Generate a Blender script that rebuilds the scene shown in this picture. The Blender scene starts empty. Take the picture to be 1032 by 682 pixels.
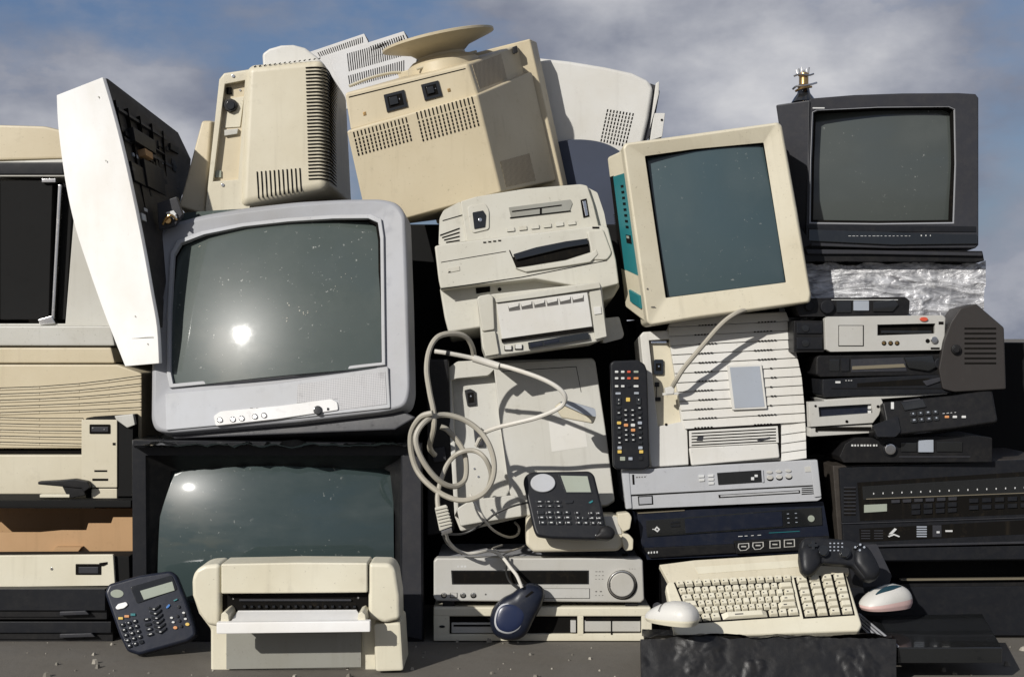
import bpy, bmesh, math, random
from mathutils import Vector as V, Matrix, Euler, noise
random.seed(7)
sc = bpy.context.scene
C = sc.collection
H, D, F = .69, 3.0, 1327.6          # eye height, distance to the front plane of the pile, focal length in photo pixels
U = D / F                           # one unit of the drawing at the front plane, in metres
CAM = V((0, -D, H))
def W(px, py, Y):
    s = (D + Y) / F
    return V(((px - 516) * s, Y, H - (py - 341) * s))

# ---------------------------------------------------------------- materials
def nod(nt, t, **k):
    n = nt.nodes.new(t)
    for a, b in k.items(): setattr(n, a, b)
    return n
def ramp(nt, src, a, b, inv=False):
    r = nod(nt, 'ShaderNodeMapRange'); r.clamp = True
    nt.links.new(src, r.inputs['Value'])
    r.inputs['From Min'].default_value = a; r.inputs['From Max'].default_value = b
    if inv: r.inputs['To Min'].default_value = 1; r.inputs['To Max'].default_value = 0
    return r.outputs['Result']
def mixc(nt, fac, a, b, blend='MIX'):
    m = nod(nt, 'ShaderNodeMix', data_type='RGBA', blend_type=blend)
    for sock, v in ((m.inputs[0], fac), (m.inputs[6], a), (m.inputs[7], b)):
        if isinstance(v, bpy.types.NodeSocket): nt.links.new(v, sock)
        elif isinstance(v, (int, float)): sock.default_value = v
        else: sock.default_value = (*v, 1)
    return m.outputs[2]
def mul(nt, a, k):
    m = nod(nt, 'ShaderNodeMath', operation='MULTIPLY'); nt.links.new(a, m.inputs[0])
    if isinstance(k, (int, float)): m.inputs[1].default_value = k
    else: nt.links.new(k, m.inputs[1])
    return m.outputs[0]
def noise_(nt, co, scale, detail=6, rough=.6, stretch=None, dist=0):
    n = nod(nt, 'ShaderNodeTexNoise'); n.inputs['Scale'].default_value = scale
    n.inputs['Detail'].default_value = detail; n.inputs['Roughness'].default_value = rough; n.inputs['Distortion'].default_value = dist
    if stretch:
        mp = nod(nt, 'ShaderNodeMapping'); mp.inputs['Scale'].default_value = stretch
        nt.links.new(co, mp.inputs['Vector']); co = mp.outputs['Vector']
    nt.links.new(co, n.inputs['Vector'])
    return n.outputs['Fac']
def plastic(name, c, rough=.45, dirt=.35, dirtc=(.10, .075, .045), spec=.45, metal=0, bump=.12, coat=0, dust=0, off=0):
    m = bpy.data.materials.new(name); m.use_nodes = True; nt = m.node_tree
    p = nt.nodes['Principled BSDF']
    tc = nod(nt, 'ShaderNodeTexCoord')
    mp = nod(nt, 'ShaderNodeVectorMath', operation='ADD'); nt.links.new(tc.outputs['Object'], mp.inputs[0])
    oi = nod(nt, 'ShaderNodeObjectInfo')
    cmb = nod(nt, 'ShaderNodeCombineXYZ')
    sc_ = nod(nt, 'ShaderNodeMath', operation='MULTIPLY'); sc_.inputs[1].default_value = 37.
    nt.links.new(oi.outputs['Random'], sc_.inputs[0]); nt.links.new(sc_.outputs[0], cmb.inputs[0]); nt.links.new(sc_.outputs[0], cmb.inputs[2])
    nt.links.new(cmb.outputs[0], mp.inputs[1]); co = mp.outputs[0]
    big = ramp(nt, noise_(nt, co, 5, 4), .3, .7)
    col = mixc(nt, mul(nt, big, .8), c, tuple(x * y for x, y in zip(c, (.86, .83, .77))))
    blot = ramp(nt, noise_(nt, co, 22, 12, .78), .56, .76)
    col = mixc(nt, mul(nt, blot, dirt), col, dirtc)
    strk = ramp(nt, noise_(nt, co, 30, 5, .6, (1.6, 1.6, .09)), .56, .78)
    col = mixc(nt, mul(nt, strk, dirt * .6), col, dirtc)
    spk = ramp(nt, noise_(nt, co, 190, 2, .5), .70, .74)
    col = mixc(nt, mul(nt, spk, min(1, dirt * 1.3)), col, tuple(x * .5 for x in dirtc))
    if dust:
        d = ramp(nt, noise_(nt, co, 40, 8, .75), .45, .8)
        col = mixc(nt, mul(nt, d, dust), col, (.30, .27, .22))
    nt.links.new(col, p.inputs['Base Color'])
    rr_ = nod(nt, 'ShaderNodeMapRange'); nt.links.new(blot, rr_.inputs['Value'])
    rr_.inputs['To Min'].default_value = rough; rr_.inputs['To Max'].default_value = min(1, rough + .3)
    nt.links.new(rr_.outputs[0], p.inputs['Roughness'])
    p.inputs['Specular IOR Level'].default_value = spec; p.inputs['Metallic'].default_value = metal
    p.inputs['Coat Weight'].default_value = coat
    b = nod(nt, 'ShaderNodeBump'); b.inputs['Strength'].default_value = bump; b.inputs['Distance'].default_value = .0012
    b2 = nod(nt, 'ShaderNodeBump'); b2.inputs['Strength'].default_value = bump * 1.2; b2.inputs['Distance'].default_value = .004
    nt.links.new(noise_(nt, co, 700, 2), b.inputs['Height']); nt.links.new(noise_(nt, co, 14, 3), b2.inputs['Height'])
    nt.links.new(b2.outputs[0], b.inputs['Normal']); nt.links.new(b.outputs[0], p.inputs['Normal'])
    return m
def glass(name, c, cr=.04, dirt=.25, r=.3, cw=1.0):
    m = bpy.data.materials.new(name); m.use_nodes = True; nt = m.node_tree
    p = nt.nodes['Principled BSDF']; co = nod(nt, 'ShaderNodeTexCoord').outputs['Object']
    smear = ramp(nt, noise_(nt, co, 9, 9, .7), .5, .75)
    spk = ramp(nt, noise_(nt, co, 95, 4, .65), .655, .70)
    msk = ramp(nt, noise_(nt, co, 6, 2), .44, .56)
    spk = mul(nt, spk, msk)
    col = mixc(nt, mul(nt, smear, dirt * .35), c, (.16, .17, .15))
    col = mixc(nt, mul(nt, spk, min(1, dirt * 1.6)), col, (.5, .5, .46))
    nt.links.new(col, p.inputs['Base Color'])
    p.inputs['Roughness'].default_value = r; p.inputs['Specular IOR Level'].default_value = .12
    p.inputs['Coat Weight'].default_value = cw
    q = nod(nt, 'ShaderNodeMapRange'); nt.links.new(smear, q.inputs['Value'])
    q.inputs['To Min'].default_value = cr; q.inputs['To Max'].default_value = cr + .035
    nt.links.new(q.outputs[0], p.inputs['Coat Roughness'])
    return m
M = dict(
    beige=plastic('aged_beige_plastic', (.51, .445, .315),   .46, .24),
    cream=plastic('cream_plastic', (.545, .505, .395), .45, .28),
    ivory=plastic('ivory_plastic', (.60, .57, .46), .42, .25),
    printer=plastic('warm_grey_plastic', (.48, .47, .415), .45, .25),
    grey=plastic('light_grey_plastic', (.46, .455, .42), .45, .3),
    white=plastic('white_plastic', (.76, .76, .755), .40, .12, dirtc=(.35, .33, .28)),
    offwhite=plastic('off_white_plastic', (.56, .555, .53), .45, .18),
    silver=plastic('silver_painted_plastic', (.30, .308, .33), .5, .2, dirtc=(.2, .2, .22), spec=.25),
    silver2=plastic('bright_silver_plastic', (.38, .39, .41), .55, .25, dirtc=(.2, .2, .2), spec=.25),
    champ=plastic('satin_champagne_metal', (.45, .445, .42), .5, .2, metal=.1, dirtc=(.2, .18, .14)),
    chrome=plastic('worn_chrome', (.7, .7, .7), .2, .3, metal=1.),
    black=plastic('black_plastic', (.008, .008, .009), .45, .4, dirtc=(.02, .019, .016), dust=.04, spec=.25),
    char=plastic('charcoal_plastic', (.010, .011, .014), .42, .4, dirtc=(.022, .02, .018), dust=.03, spec=.22),
    dgrey=plastic('dark_grey_plastic', (.030, .031, .037), .42, .35, dirtc=(.042, .04, .036), dust=.05, spec=.25),
    navy=plastic('navy_plastic', (.008, .011, .022), .35, .3, dirtc=(.02, .02, .02), dust=.04, spec=.35),
    gloss=plastic('gloss_black', (.012, .013, .014), .12, .15, dirtc=(.05, .05, .05), coat=.6, bump=.02),
    slot=plastic('vent_slot_black', (.008, .0075, .007), .9, .2, bump=0, spec=.03),
    khaki=plastic('dull_khaki_strip', (.16, .14, .10), .5, .3),
    teal=plastic('teal_plastic', (.015, .15, .17), .4, .25),
    blue=plastic('blue_plastic', (.04, .16, .45), .35, .1),
    orange=plastic('orange_key', (.55, .25, .10), .4, .1),
    yellow=plastic('yellow_key', (.6, .42, .1), .4, .1),
    red=plastic('red_key', (.55, .08, .04), .4, .1),
    pink=plastic('pink_plastic', (.58, .41, .385), .35, .15),
    mark=plastic('pale_print', (.55, .56, .56), .6, .1, bump=0),
    ink=plastic('dark_print', (.09, .085, .08), .6, .1, bump=0),
    card=plastic('brown_cardboard', (.42, .27, .15), .85, .3, spec=.1),
    lcd=plastic('grey_lcd', (.30, .33, .28), .18, .1, bump=0, coat=.5),
    label=plastic('grey_blue_label', (.30, .33, .38), .5, .1),
    brass=plastic('brass', (.55, .36, .16), .3, .3, metal=1),
    glass1=glass('crt_glass_grey', (.056, .070, .064), .034, .35),
    glass2=glass('crt_glass_teal', (.032, .047, .047), .034, .2),
    glass3=glass('crt_glass_blue', (.046, .070, .077), .10, .2),
    glass4=glass('crt_glass_green', (.056, .064, .060), .09, .2),
    panelw=plastic('painted_white_metal', (.56, .56, .56), .5, .15),
    dull=plastic('recess_grey', (.24, .24, .215), .5, .2),
    dark=plastic('shadowed_cabinet_black', (.006, .006, .006), .8, .3, dirtc=(.012, .011, .01), spec=.2),  # kept very dark so gaps backed by the filler cabinets stay black
)
def perforated(name, c, su, sv, dark=(.02, .02, .02)):
    m = plastic(name, c, .5, .2); nt = m.node_tree; p = nt.nodes['Principled BSDF']
    co = nod(nt, 'ShaderNodeTexCoord').outputs['Object']
    vo = nod(nt, 'ShaderNodeTexVoronoi'); vo.feature = 'F1'; vo.inputs['Randomness'].default_value = 0
    mp = nod(nt, 'ShaderNodeMapping'); mp.inputs['Scale'].default_value = (su, 0.001, sv)
    nt.links.new(co, mp.inputs['Vector']); nt.links.new(mp.outputs[0], vo.inputs['Vector']); vo.inputs['Scale'].default_value = 1
    f = ramp(nt, vo.outputs['Distance'], .30, .40, True)
    old = p.inputs['Base Color'].links[0].from_socket
    nt.links.new(mixc(nt, mul(nt, f, .85), old, dark), p.inputs['Base Color'])
    return m
M['grille'] = perforated('silver_speaker_grille', (.36, .36, .37), 250, 250, (.16, .16, .17))
M['perf'] = perforated('perforated_beige', (.5, .41, .27), 330, 330)

# ---------------------------------------------------------------- geometry
def arc_round(pts, r, n=5):
    if not r: return [tuple(p) for p in pts]
    out = []; N = len(pts)
    for i, p in enumerate(pts):
        ri = r[i] if isinstance(r, (list, tuple)) else r
        p = V(p); a = V(pts[i - 1]) - p; b = V(pts[(i + 1) % N]) - p
        d = min(ri, a.length * .48, b.length * .48)
        if d < .01: out.append(tuple(p)); continue
        A = p + a.normalized() * d; Bq = p + b.normalized() * d
        for k in range(n + 1):
            t = k / n; q = A * (1 - t) ** 2 + p * 2 * t * (1 - t) + Bq * t * t
            out.append(tuple(q))
    return out
def bil(c, u, v):
    a = V(c[0]) * (1 - u) + V(c[1]) * u; b = V(c[3]) * (1 - u) + V(c[2]) * u
    return a * (1 - v) + b * v
def circ(px, py, r, n=20, ry=None):
    ry = ry or r
    return [(px + r * math.cos(2 * math.pi * i / n), py + ry * math.sin(2 * math.pi * i / n)) for i in range(n)]
def smooth(pts, n=6, closed=False):
    P = [V(p) for p in pts]; out = []; N = len(P)
    rng = range(N) if closed else range(N - 1)
    for i in rng:
        if closed: a, b, c, d = P[i - 1], P[i], P[(i + 1) % N], P[(i + 2) % N]
        else: a, b, c, d = P[max(i - 1, 0)], P[i], P[i + 1], P[min(i + 2, N - 1)]
        for k in range(n):
            t = k / n
            out.append(.5 * ((2 * b) + (c - a) * t + (2 * a - 5 * b + 4 * c - d) * t * t + (3 * b - a - 3 * c + d) * t ** 3))
    if not closed: out.append(P[-1])
    return out

class Thing:
    def __init__(s, name, label, cat, px, py, Y, rot=(0, 0, 0), group=None):
        o = bpy.data.objects.new(name, None); C.objects.link(o); s.o = o
        o.empty_display_size = .05
        o.location = W(px, py, Y); o.rotation_euler = tuple(math.radians(a) for a in rot)
        o['label'] = label; o['category'] = cat
        if group: o['group'] = group
        s.M = Matrix.Translation(o.location) @ o.rotation_euler.to_matrix().to_4x4(); s.I = s.M.inverted()
        s.cam = s.I @ CAM
    def p(s, px, py, y=0):                      # drawing point -> local point on the plane at local depth y
        q = s.I @ W(px, py, 0); d = q - s.cam; y *= U
        return s.cam + d * ((y - s.cam.y) / d.y)
    dY = 0
    def w(s, px, py, Y): return s.I @ W(px, py, Y + s.dY)
    def b(s): return Bld(s)
    def part(s, name, mat, fn, parent=None, label=None, smooth_=38):
        b = Bld(s); b.mat(mat); fn(b); return b.build(name, parent or s.o, label, smooth_)

class Bld:
    def __init__(s, t=None): s.t = t; s.v = []; s.f = []; s.mi = []; s.mats = []; s.cur = 0
    def mat(s, k):
        m = M[k] if isinstance(k, str) else k
        if m not in s.mats: s.mats.append(m)
        s.cur = s.mats.index(m); return s
    def raw(s, vs, fs, bev=0, seg=2, ang=25, filt=None, recalc=True):
        bm = bmesh.new(); vv = [bm.verts.new(v) for v in vs]
        for f in fs:
            try: bm.faces.new([vv[i] for i in f])
            except ValueError: pass
        if recalc: bmesh.ops.recalc_face_normals(bm, faces=bm.faces)
        if bev > 0:
            es = [e for e in bm.edges if len(e.link_faces) == 2 and e.calc_face_angle(0) > math.radians(ang) and (filt is None or filt(e))]
            if es: bmesh.ops.bevel(bm, geom=es, offset=bev * U, segments=seg, profile=.5, affect='EDGES', clamp_overlap=True)
        bm.verts.index_update(); n = len(s.v)
        s.v += [v.co.copy() for v in bm.verts]
        for f in bm.faces: s.f.append([n + v.index for v in f.verts]); s.mi.append(s.cur)
        bm.free(); return s
    def prism3(s, a, b, bev=0, seg=2, ang=25):   # a: near loop, b: far loop (local points)
        n = len(a)
        return s.raw(list(a) + list(b), [list(range(n)), list(range(2 * n - 1, n - 1, -1))] + [[i, (i + 1) % n, n + (i + 1) % n, n + i] for i in range(n)], bev, seg, ang)
    def pp(s, pts, y0=0, y1=10, bev=0, r=0, seg=2, back=1., bo=(0, 0), n=5):
        pts = arc_round(pts, r, n)
        a = [s.t.p(x, y, y0) for x, y in pts]
        c = sum(a, V()) / len(a); b = []
        for q in a:
            w = c + (q - c) * back; b.append(V((w.x + bo[0] * U, y1 * U, w.z + bo[1] * U)))
        return s.prism3(a, b, bev, seg)
    def rect(s, x0, y0, x1, y1, a=0, b=10, bev=0, r=0, **k): return s.pp([(x0, y0), (x1, y0), (x1, y1), (x0, y1)], a, b, bev, r, **k)
    def disc(s, px, py, r, a, b, bev=0, n=20, ry=None): return s.pp(circ(px, py, r, n, ry), a, b, bev)
    def ring(s, out, inn, y0, y1, bev=0, yi=None, seg=2, ro=0, ri=0):
        # frame between two outlines; yi = depth of the inner rim at the front (a sloping frame)
        out = [V(p) for p in arc_round(out, ro, 4)]; inn = [V(p) for p in arc_round(inn, ri)]
        c = sum(inn, V((0, 0))) / len(inn)
        def an(p): return math.atan2(p.y - c.y, p.x - c.x)
        A = sorted([an(p) for p in out] + [an(p) for p in inn]); A2 = []
        for a in A:
            if not A2 or a - A2[-1] > .004: A2.append(a)
        def hit(poly, a):
            d = V((math.cos(a), math.sin(a))); best = None
            for i in range(len(poly)):
                p, q = poly[i - 1] - c, poly[i] - c; e = q - p
                den = d.x * e.y - d.y * e.x
                if abs(den) < 1e-9: continue
                t = (p.x * e.y - p.y * e.x) / den; u = (p.x * d.y - p.y * d.x) / den
                if t > 0 and -1e-6 <= u <= 1 + 1e-6: best = t if best is None else max(best, t)
            return c + d * (best or 1)
        O = [hit(out, a) for a in A2]; I = [hit(inn, a) for a in A2]; n = len(A2)
        yi = y0 if yi is None else yi
        loops = []                                # rounded profile from the back of the outer wall to the back of the inner wall
        def at(k, y, o): return [s.t.p(*((O[m] + (I[m] - O[m]) * (k / max(1e-6, (I[m] - O[m]).length) if o else 1 - k / max(1e-6, (I[m] - O[m]).length)))), y) for m in range(n)]
        base = at(0, y0, 1); loops.append([V((v.x, y1 * U, v.z)) for v in base])
        bo_ = min(bev, .45 * min((O[m] - I[m]).length for m in range(n)))
        if bo_ > .05:
            for k in range(seg + 2):
                th = math.pi / 2 * k / (seg + 1); loops.append(at(bo_ * (1 - math.cos(th)), y0 + bo_ * (1 - math.sin(th)), 1))
        else: loops.append(base)
        bi = min(bo_, 1.2) * .7
        if bi > .05:
            for k in range(3):
                th = math.pi / 2 * k / 2; loops.append(at(bi * (1 - math.sin(th)), yi + bi * (1 - math.cos(th)), 0))
        else: loops.append(at(0, yi, 0))
        loops.append([V((v.x, max(y1, yi + bi + .5) * U, v.z)) for v in loops[-1]])
        vs = [v for l in loops for v in l]; fs = []; Lc = len(loops)
        for k in range(Lc):
            a, c = k * n, ((k + 1) % Lc) * n
            for i in range(n): fs.append([a + i, a + (i + 1) % n, c + (i + 1) % n, c + i])
        return s.raw(vs, fs)
    def dome(s, c4, y0, sx, sz, a0=0, b0=0, n=64):
        vs = []; mn = 9e9; P = []; s.t.grid = grid = []
        for j in range(n + 1):
            for i in range(n + 1):
                u, v = i / n, j / n; a, b = 2 * u - 1, 2 * v - 1
                q = bil([(*c, 0) for c in c4], u, v)
                off = -.5 * sx * (a - a0) ** 2 - .5 * sz * (b - b0) ** 2
                mn = min(mn, off); P.append((q, off))
        for q, off in P:
            l = s.t.p(q.x, q.y, y0); grid.append((q.x, q.y, y0 - (off - mn))); vs.append(V((l.x, (y0 - (off - mn)) * U, l.z)))
        fs = [[j * (n + 1) + i, j * (n + 1) + i + 1, (j + 1) * (n + 1) + i + 1, (j + 1) * (n + 1) + i] for j in range(n) for i in range(n)]
        k = len(vs)                              # close the back so the tube face is a solid
        for i in (0, n, (n + 1) ** 2 - 1, n * (n + 1)): vs.append(V((vs[i].x, (y0 + 3) * U, vs[i].z)))
        T = list(range(0, n + 1)); R_ = [i * (n + 1) + n for i in range(n + 1)]; Bm = [n * (n + 1) + n - i for i in range(n + 1)]; L = [(n - i) * (n + 1) for i in range(n + 1)]
        for loop, (a, b) in ((T, (k, k + 1)), (R_, (k + 1, k + 2)), (Bm, (k + 2, k + 3)), (L, (k + 3, k))): fs.append(loop[::-1] + [a, b])
        fs.append([k + 3, k + 2, k + 1, k][::-1])
        return s.raw(vs, fs)
    def box8(s, near, far, bev=0, seg=2, y=None):   # 4+4 points (px,py,Y) TL TR BR BL
        return s.prism3([s.t.w(*p) for p in near], [s.t.w(*p) for p in far], bev, seg)
    def fbox(s, face, u0, u1, v0, v1, out=.25, inn=.4, bev=0):  # small block on an arbitrary face (4 local points)
        c = [V(p) for p in face]; nrm = -((c[1] - c[0]).cross(c[3] - c[0])).normalized()
        q = [bil(c, u, v) for u, v in ((u0, v0), (u1, v0), (u1, v1), (u0, v1))]
        return s.prism3([p + nrm * out * U for p in q], [p - nrm * inn * U for p in q], bev)
    def slots(s, c4, nx, ny, fx=.45, fy=.8, out=.2):         # grid of dark slots on the local front plane (drawing quad)
        for j in range(ny):
            for i in range(nx):
                u0 = (i + .5 - fx / 2) / nx; u1 = (i + .5 + fx / 2) / nx; v0 = (j + .5 - fy / 2) / ny; v1 = (j + .5 + fy / 2) / ny
                s.pp([tuple(bil([(*c, 0) for c in c4], u, v))[:2] for u, v in ((u0, v0), (u1, v0), (u1, v1), (u0, v1))], s.y - out, s.y + .4)
        return s
    y = 0
    def tube(s, pts, r, n=8, sm=5, raw=False):    # pts local
        P = smooth(pts, sm) if sm > 1 else [V(p) for p in pts]; r *= U
        vs = []; fs = []; t0 = (P[1] - P[0]).normalized(); nr = t0.orthogonal().normalized()
        for i, p in enumerate(P):
            t = (P[min(i + 1, len(P) - 1)] - P[max(i - 1, 0)]).normalized()
            nr = (nr - t * nr.dot(t)).normalized(); bn = t.cross(nr)
            for k in range(n): a = 2 * math.pi * k / n; vs.append(p + (nr * math.cos(a) + bn * math.sin(a)) * r)
        for i in range(len(P) - 1):
            for k in range(n): fs.append([i * n + k, i * n + (k + 1) % n, (i + 1) * n + (k + 1) % n, (i + 1) * n + k])
        fs += [list(range(n))[::-1], [(len(P) - 1) * n + k for k in range(n)]]
        return s.raw(vs, fs)
    def pillow(s, pts, y0, h, rings=9, flat=.35, base=3, close=True):   # rounded, inflated outline
        pts = [tuple(p)[:2] for p in smooth([(*p, 0) for p in pts], 5, True)]
        L = [s.t.p(x, y, y0) for x, y in pts]; c = sum(L, V()) / len(L); n = len(L); vs = []; fs = []
        prof = [(1.0, -base * .9), (1.02, -base * .3)]
        for k in range(rings + 1):
            a = math.pi / 2 * k / (rings + 1); prof.append((math.cos(a) ** (1 - flat), h * math.sin(a) ** .9))
        for sc_, hh in prof:
            for p in L: q = c + (p - c) * sc_; vs.append(V((q.x, (y0 - hh) * U, q.z)))
        for k in range(len(prof) - 1):
            for i in range(n): fs.append([k * n + i, k * n + (i + 1) % n, (k + 1) * n + (i + 1) % n, (k + 1) * n + i])
        vs.append(V((c.x, (y0 - h) * U, c.z))); m = len(vs) - 1; o = (len(prof) - 1) * n
        fs += [[o + i, o + (i + 1) % n, m] for i in range(n)]; fs.append(list(range(n))[::-1])
        return s.raw(vs, fs)
    def lathe(s, c, prof, axis=V((0, 0, 1)), n=40):   # c local, prof [(r,h)] in units
        ax = axis.normalized(); a = ax.orthogonal().normalized(); b = ax.cross(a); vs = []; fs = []
        for r, h in prof:
            for k in range(n): t = 2 * math.pi * k / n; vs.append(c + ax * h * U + (a * math.cos(t) + b * math.sin(t)) * r * U)
        m = len(prof)
        for j in range(m - 1):
            for k in range(n): fs.append([j * n + k, j * n + (k + 1) % n, (j + 1) * n + (k + 1) % n, (j + 1) * n + k])
        fs += [list(range(n))[::-1], [(m - 1) * n + k for k in range(n)]]
        return s.raw(vs, fs)
    def build(s, name, parent=None, label=None, ang=35):
        me = bpy.data.meshes.new(name); me.from_pydata([tuple(v) for v in s.v], [], s.f)
        for m in s.mats: me.materials.append(m)
        for p, i in zip(me.polygons, s.mi): p.material_index = i; p.use_smooth = True
        me.set_sharp_from_angle(angle=math.radians(ang)); me.update()
        o = bpy.data.objects.new(name, me); C.objects.link(o)
        if parent: o.parent = parent
        if label: o['label'] = label
        wn = o.modifiers.new('normals', 'WEIGHTED_NORMAL'); wn.keep_sharp = True; wn.weight = 80
        return o
def quad(x0, y0, x1, y1): return [(x0, y0), (x1, y0), (x1, y1), (x0, y1)]
def sub(c4, u0, u1, v0, v1):
    c = [(*p, 0) for p in c4]
    return [tuple(bil(c, u, v))[:2] for u, v in ((u0, v0), (u1, v0), (u1, v1), (u0, v1))]
def buttons(t, name, c4, nx, ny, mat, y=0, h=1.2, fx=.6, fy=.55, r=.6, mats=None, skip=(), parent=None, mark=None):
    for j in range(ny):
        for i in range(nx):
            if (i, j) in skip: continue
            q = sub(c4, (i + .5 - fx / 2) / nx, (i + .5 + fx / 2) / nx, (j + .5 - fy / 2) / ny, (j + .5 + fy / 2) / ny)
            b = t.b(); b.mat(mats(i, j) if mats else mat).pp(q, y - h, y + .5, .35, r, n=3)
            if mark and random.random() < .85:
                a = random.uniform(.1, .3); b.mat(mark).pp(sub(q, .25 + a * .5, .8 - a * .5, .25, .55), y - h - .08, y - h + .2)
            b.build(name, parent or t.o)
def dashes(b, c4, n, y, mat='mark', fy=.5, gap=.3):
    b.mat(mat)
    for i in range(n):
        w = random.uniform(.5, 1) * (1 - gap) / n; u = i / n
        b.pp(sub(c4, u, u + w, .5 - fy / 2, .5 + fy / 2), y - .1, y + .15)
# ---------------------------------------------------------------- world, light, camera
cam = bpy.data.cameras.new('camera'); co_ = bpy.data.objects.new('camera', cam); C.objects.link(co_)
co_.location = CAM; co_.rotation_euler = (math.radians(90), 0, 0); cam.sensor_width = 36; cam.lens = 36 * F / 1032
cam.clip_end = 5000; cam.clip_start = .05; sc.camera = co_
AZ, EL = math.radians(-36), math.radians(28)          # the sun stands to the left of and behind the camera
S = V((math.sin(AZ) * math.cos(EL), -math.cos(AZ) * math.cos(EL), math.sin(EL)))
sun = bpy.data.lights.new('sun', 'SUN'); sun.energy = 4.5; sun.angle = math.radians(.55); sun.color = (1, .965, .91)
so = bpy.data.objects.new('sun', sun); C.objects.link(so); so.rotation_euler = (-S).to_track_quat('-Z', 'Y').to_euler(); so.location = S * 5
sc.view_settings.view_transform = 'Standard'; sc.view_settings.look = 'None'; sc.view_settings.exposure = .06; sc.view_settings.gamma = 1
w = bpy.data.worlds.new('World'); sc.world = w; w.use_nodes = True; nt = w.node_tree
bg = nt.nodes['Background']; sky = nod(nt, 'ShaderNodeTexSky', sky_type='NISHITA'); sky.sun_disc = False
sky.sun_elevation = EL; sky.sun_rotation = math.atan2(S.x, S.y); sky.altitude = 100; sky.dust_density = 2.2; sky.air_density = 1.2
co = nod(nt, 'ShaderNodeTexCoord').outputs['Generated']
off = nod(nt, 'ShaderNodeVectorMath', operation='ADD'); nt.links.new(co, off.inputs[0]); off.inputs[1].default_value = (.32, 0, .11); co2 = off.outputs[0]
big = noise_(nt, co2, 3.1, 12, .56, (1, 1, 1.9)); fine = noise_(nt, co2, 6.5, 8, .52, (1, 1, 1.6))
cover = ramp(nt, big, .41, .515)                        # grey cloud deck with gaps of blue
lum = ramp(nt, fine, .36, .66)
deck = mixc(nt, lum, (2.1, 2.35, 3.1), (3.9, 4.1, 4.8))
bright = mixc(nt, mul(nt, ramp(nt, big, .50, .66), lum), deck, (7.4, 7.4, 7.6))
blue = mixc(nt, .6, sky.outputs[0], (.8, 1.55, 3.6))
skyd = mixc(nt, cover, blue, bright)
nt.links.new(skyd, bg.inputs['Color']); bg.inputs['Strength'].default_value = .085

# ground: one sheet of worn concrete and dirt
gm = plastic('dusty_concrete_ground', (.12, .11, .095), .9, .5, dirtc=(.07, .06, .045), bump=.5)
g = Bld(); g.mat(gm); g.raw([(-1500, -1500, 0), (1500, -1500, 0), (1500, 1500, 0), (-1500, 1500, 0)], [[0, 1, 2, 3]])
go = g.build('ground'); go['kind'] = 'structure'

rs = random.Random(11); g = Bld(); g.mat(plastic('gravel_grit', (.16, .15, .13), .9, .5, spec=.2)); g.mat(plastic('pale_grit', (.32, .30, .26), .9, .4, spec=.2))
for i in range(900):
    x, y = rs.uniform(-1.9, 1.9), rs.uniform(-1.3, .25); r = rs.choice([.0015, .002, .003, .003, .005, .008]); g.cur = i % 3 == 0
    c = V((x, y, r * .4)); pts = [c + V((rs.uniform(.6, 1.2) * r * math.cos(a), rs.uniform(.6, 1.2) * r * math.sin(a), -r * .4)) for a in (0, 1.2, 2.5, 3.7, 5)]
    top = [c + (p - c) * .6 + V((0, 0, r * rs.uniform(.6, 1.1))) for p in pts]
    g.prism3(top, pts)
go = g.build('gravel'); go['kind'] = 'stuff'
# ================================================================ LEFT AND CENTRE
# ---- silver television
t = Thing('television', 'silver television with dusty grey screen and speaker strip, tilted back on the black cabinet television', 'television', 284, 433, -.03, (-15, -5.5, -6), 'large tube televisions')
OUT = [(158, 241), (164, 230), (176, 225), (205, 217), (250, 209.5), (300, 204), (345, 201.5), (385, 201), (401, 205), (409, 216), (412, 300), (414, 395), (410, 410), (392, 415), (300, 426), (170, 437), (157, 434), (153, 424), (154, 330)]
INN = [(174, 256), (181, 244), (205, 235), (245, 227), (290, 222), (335, 219), (372, 218.5), (382, 223), (384.5, 240), (386, 366), (280, 378), (173, 388), (170.5, 375), (171, 310)]
t.part('bezel', 'silver', lambda b: b.ring(OUT, INN, 0, 26, 5, yi=3, seg=5, ro=9, ri=3))
t.part('screen_rim', 'silver2', lambda b: b.ring([(282 + (x - 282) * 1.022, 303 + (y - 303) * 1.03) for x, y in INN], [(282 + (x - 282) * .988, 303 + (y - 303) * .983) for x, y in INN], -1.2, 6, .8))
t.part('gasket', 'slot', lambda b: b.ring([(282 + (x - 282) * 1.0, 303 + (y - 303) * 1.0) for x, y in INN], [(282 + (x - 282) * .966, 303 + (y - 303) * .955) for x, y in INN], .5, 12, yi=5))
t.part('screen', 'glass1', lambda b: b.dome([(168, 216), (388, 210), (390, 374), (168, 396)], 19, 20, 12, .05, .55))
def f(b):
    rs = random.Random(3)
    def spot(x, y, r):
        yy = min(t.grid, key=lambda g: (g[0] - x) ** 2 + (g[1] - y) ** 2)[2]
        n = 7; b.pp([(x + r * rs.uniform(.5, 1.2) * math.cos(2 * math.pi * k / n), y + r * rs.uniform(.5, 1.2) * math.sin(2 * math.pi * k / n)) for k in range(n)], yy - .35, yy + 1.2)
    for cx, cy, n, s_ in ((301, 248, 6, 3), (311, 262, 7, 4), (298, 274, 5, 5), (283, 280, 5, 6), (260, 288, 6, 4), (262, 270, 5, 8), (238, 304, 8, 5), (245, 313, 5, 4), (211, 327, 7, 4), (309, 314, 9, 3.5), (287, 322, 5, 3), (287, 308, 2, 3), (276, 288, 4, 5), (340, 292, 3, 3), (350, 281, 3, 4), (235, 322, 5, 5)):
        for _ in range(n): spot(cx + rs.gauss(0, s_), cy + rs.gauss(0, s_ * .8), rs.choice([.35, .45, .5, .7, .9]))
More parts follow.
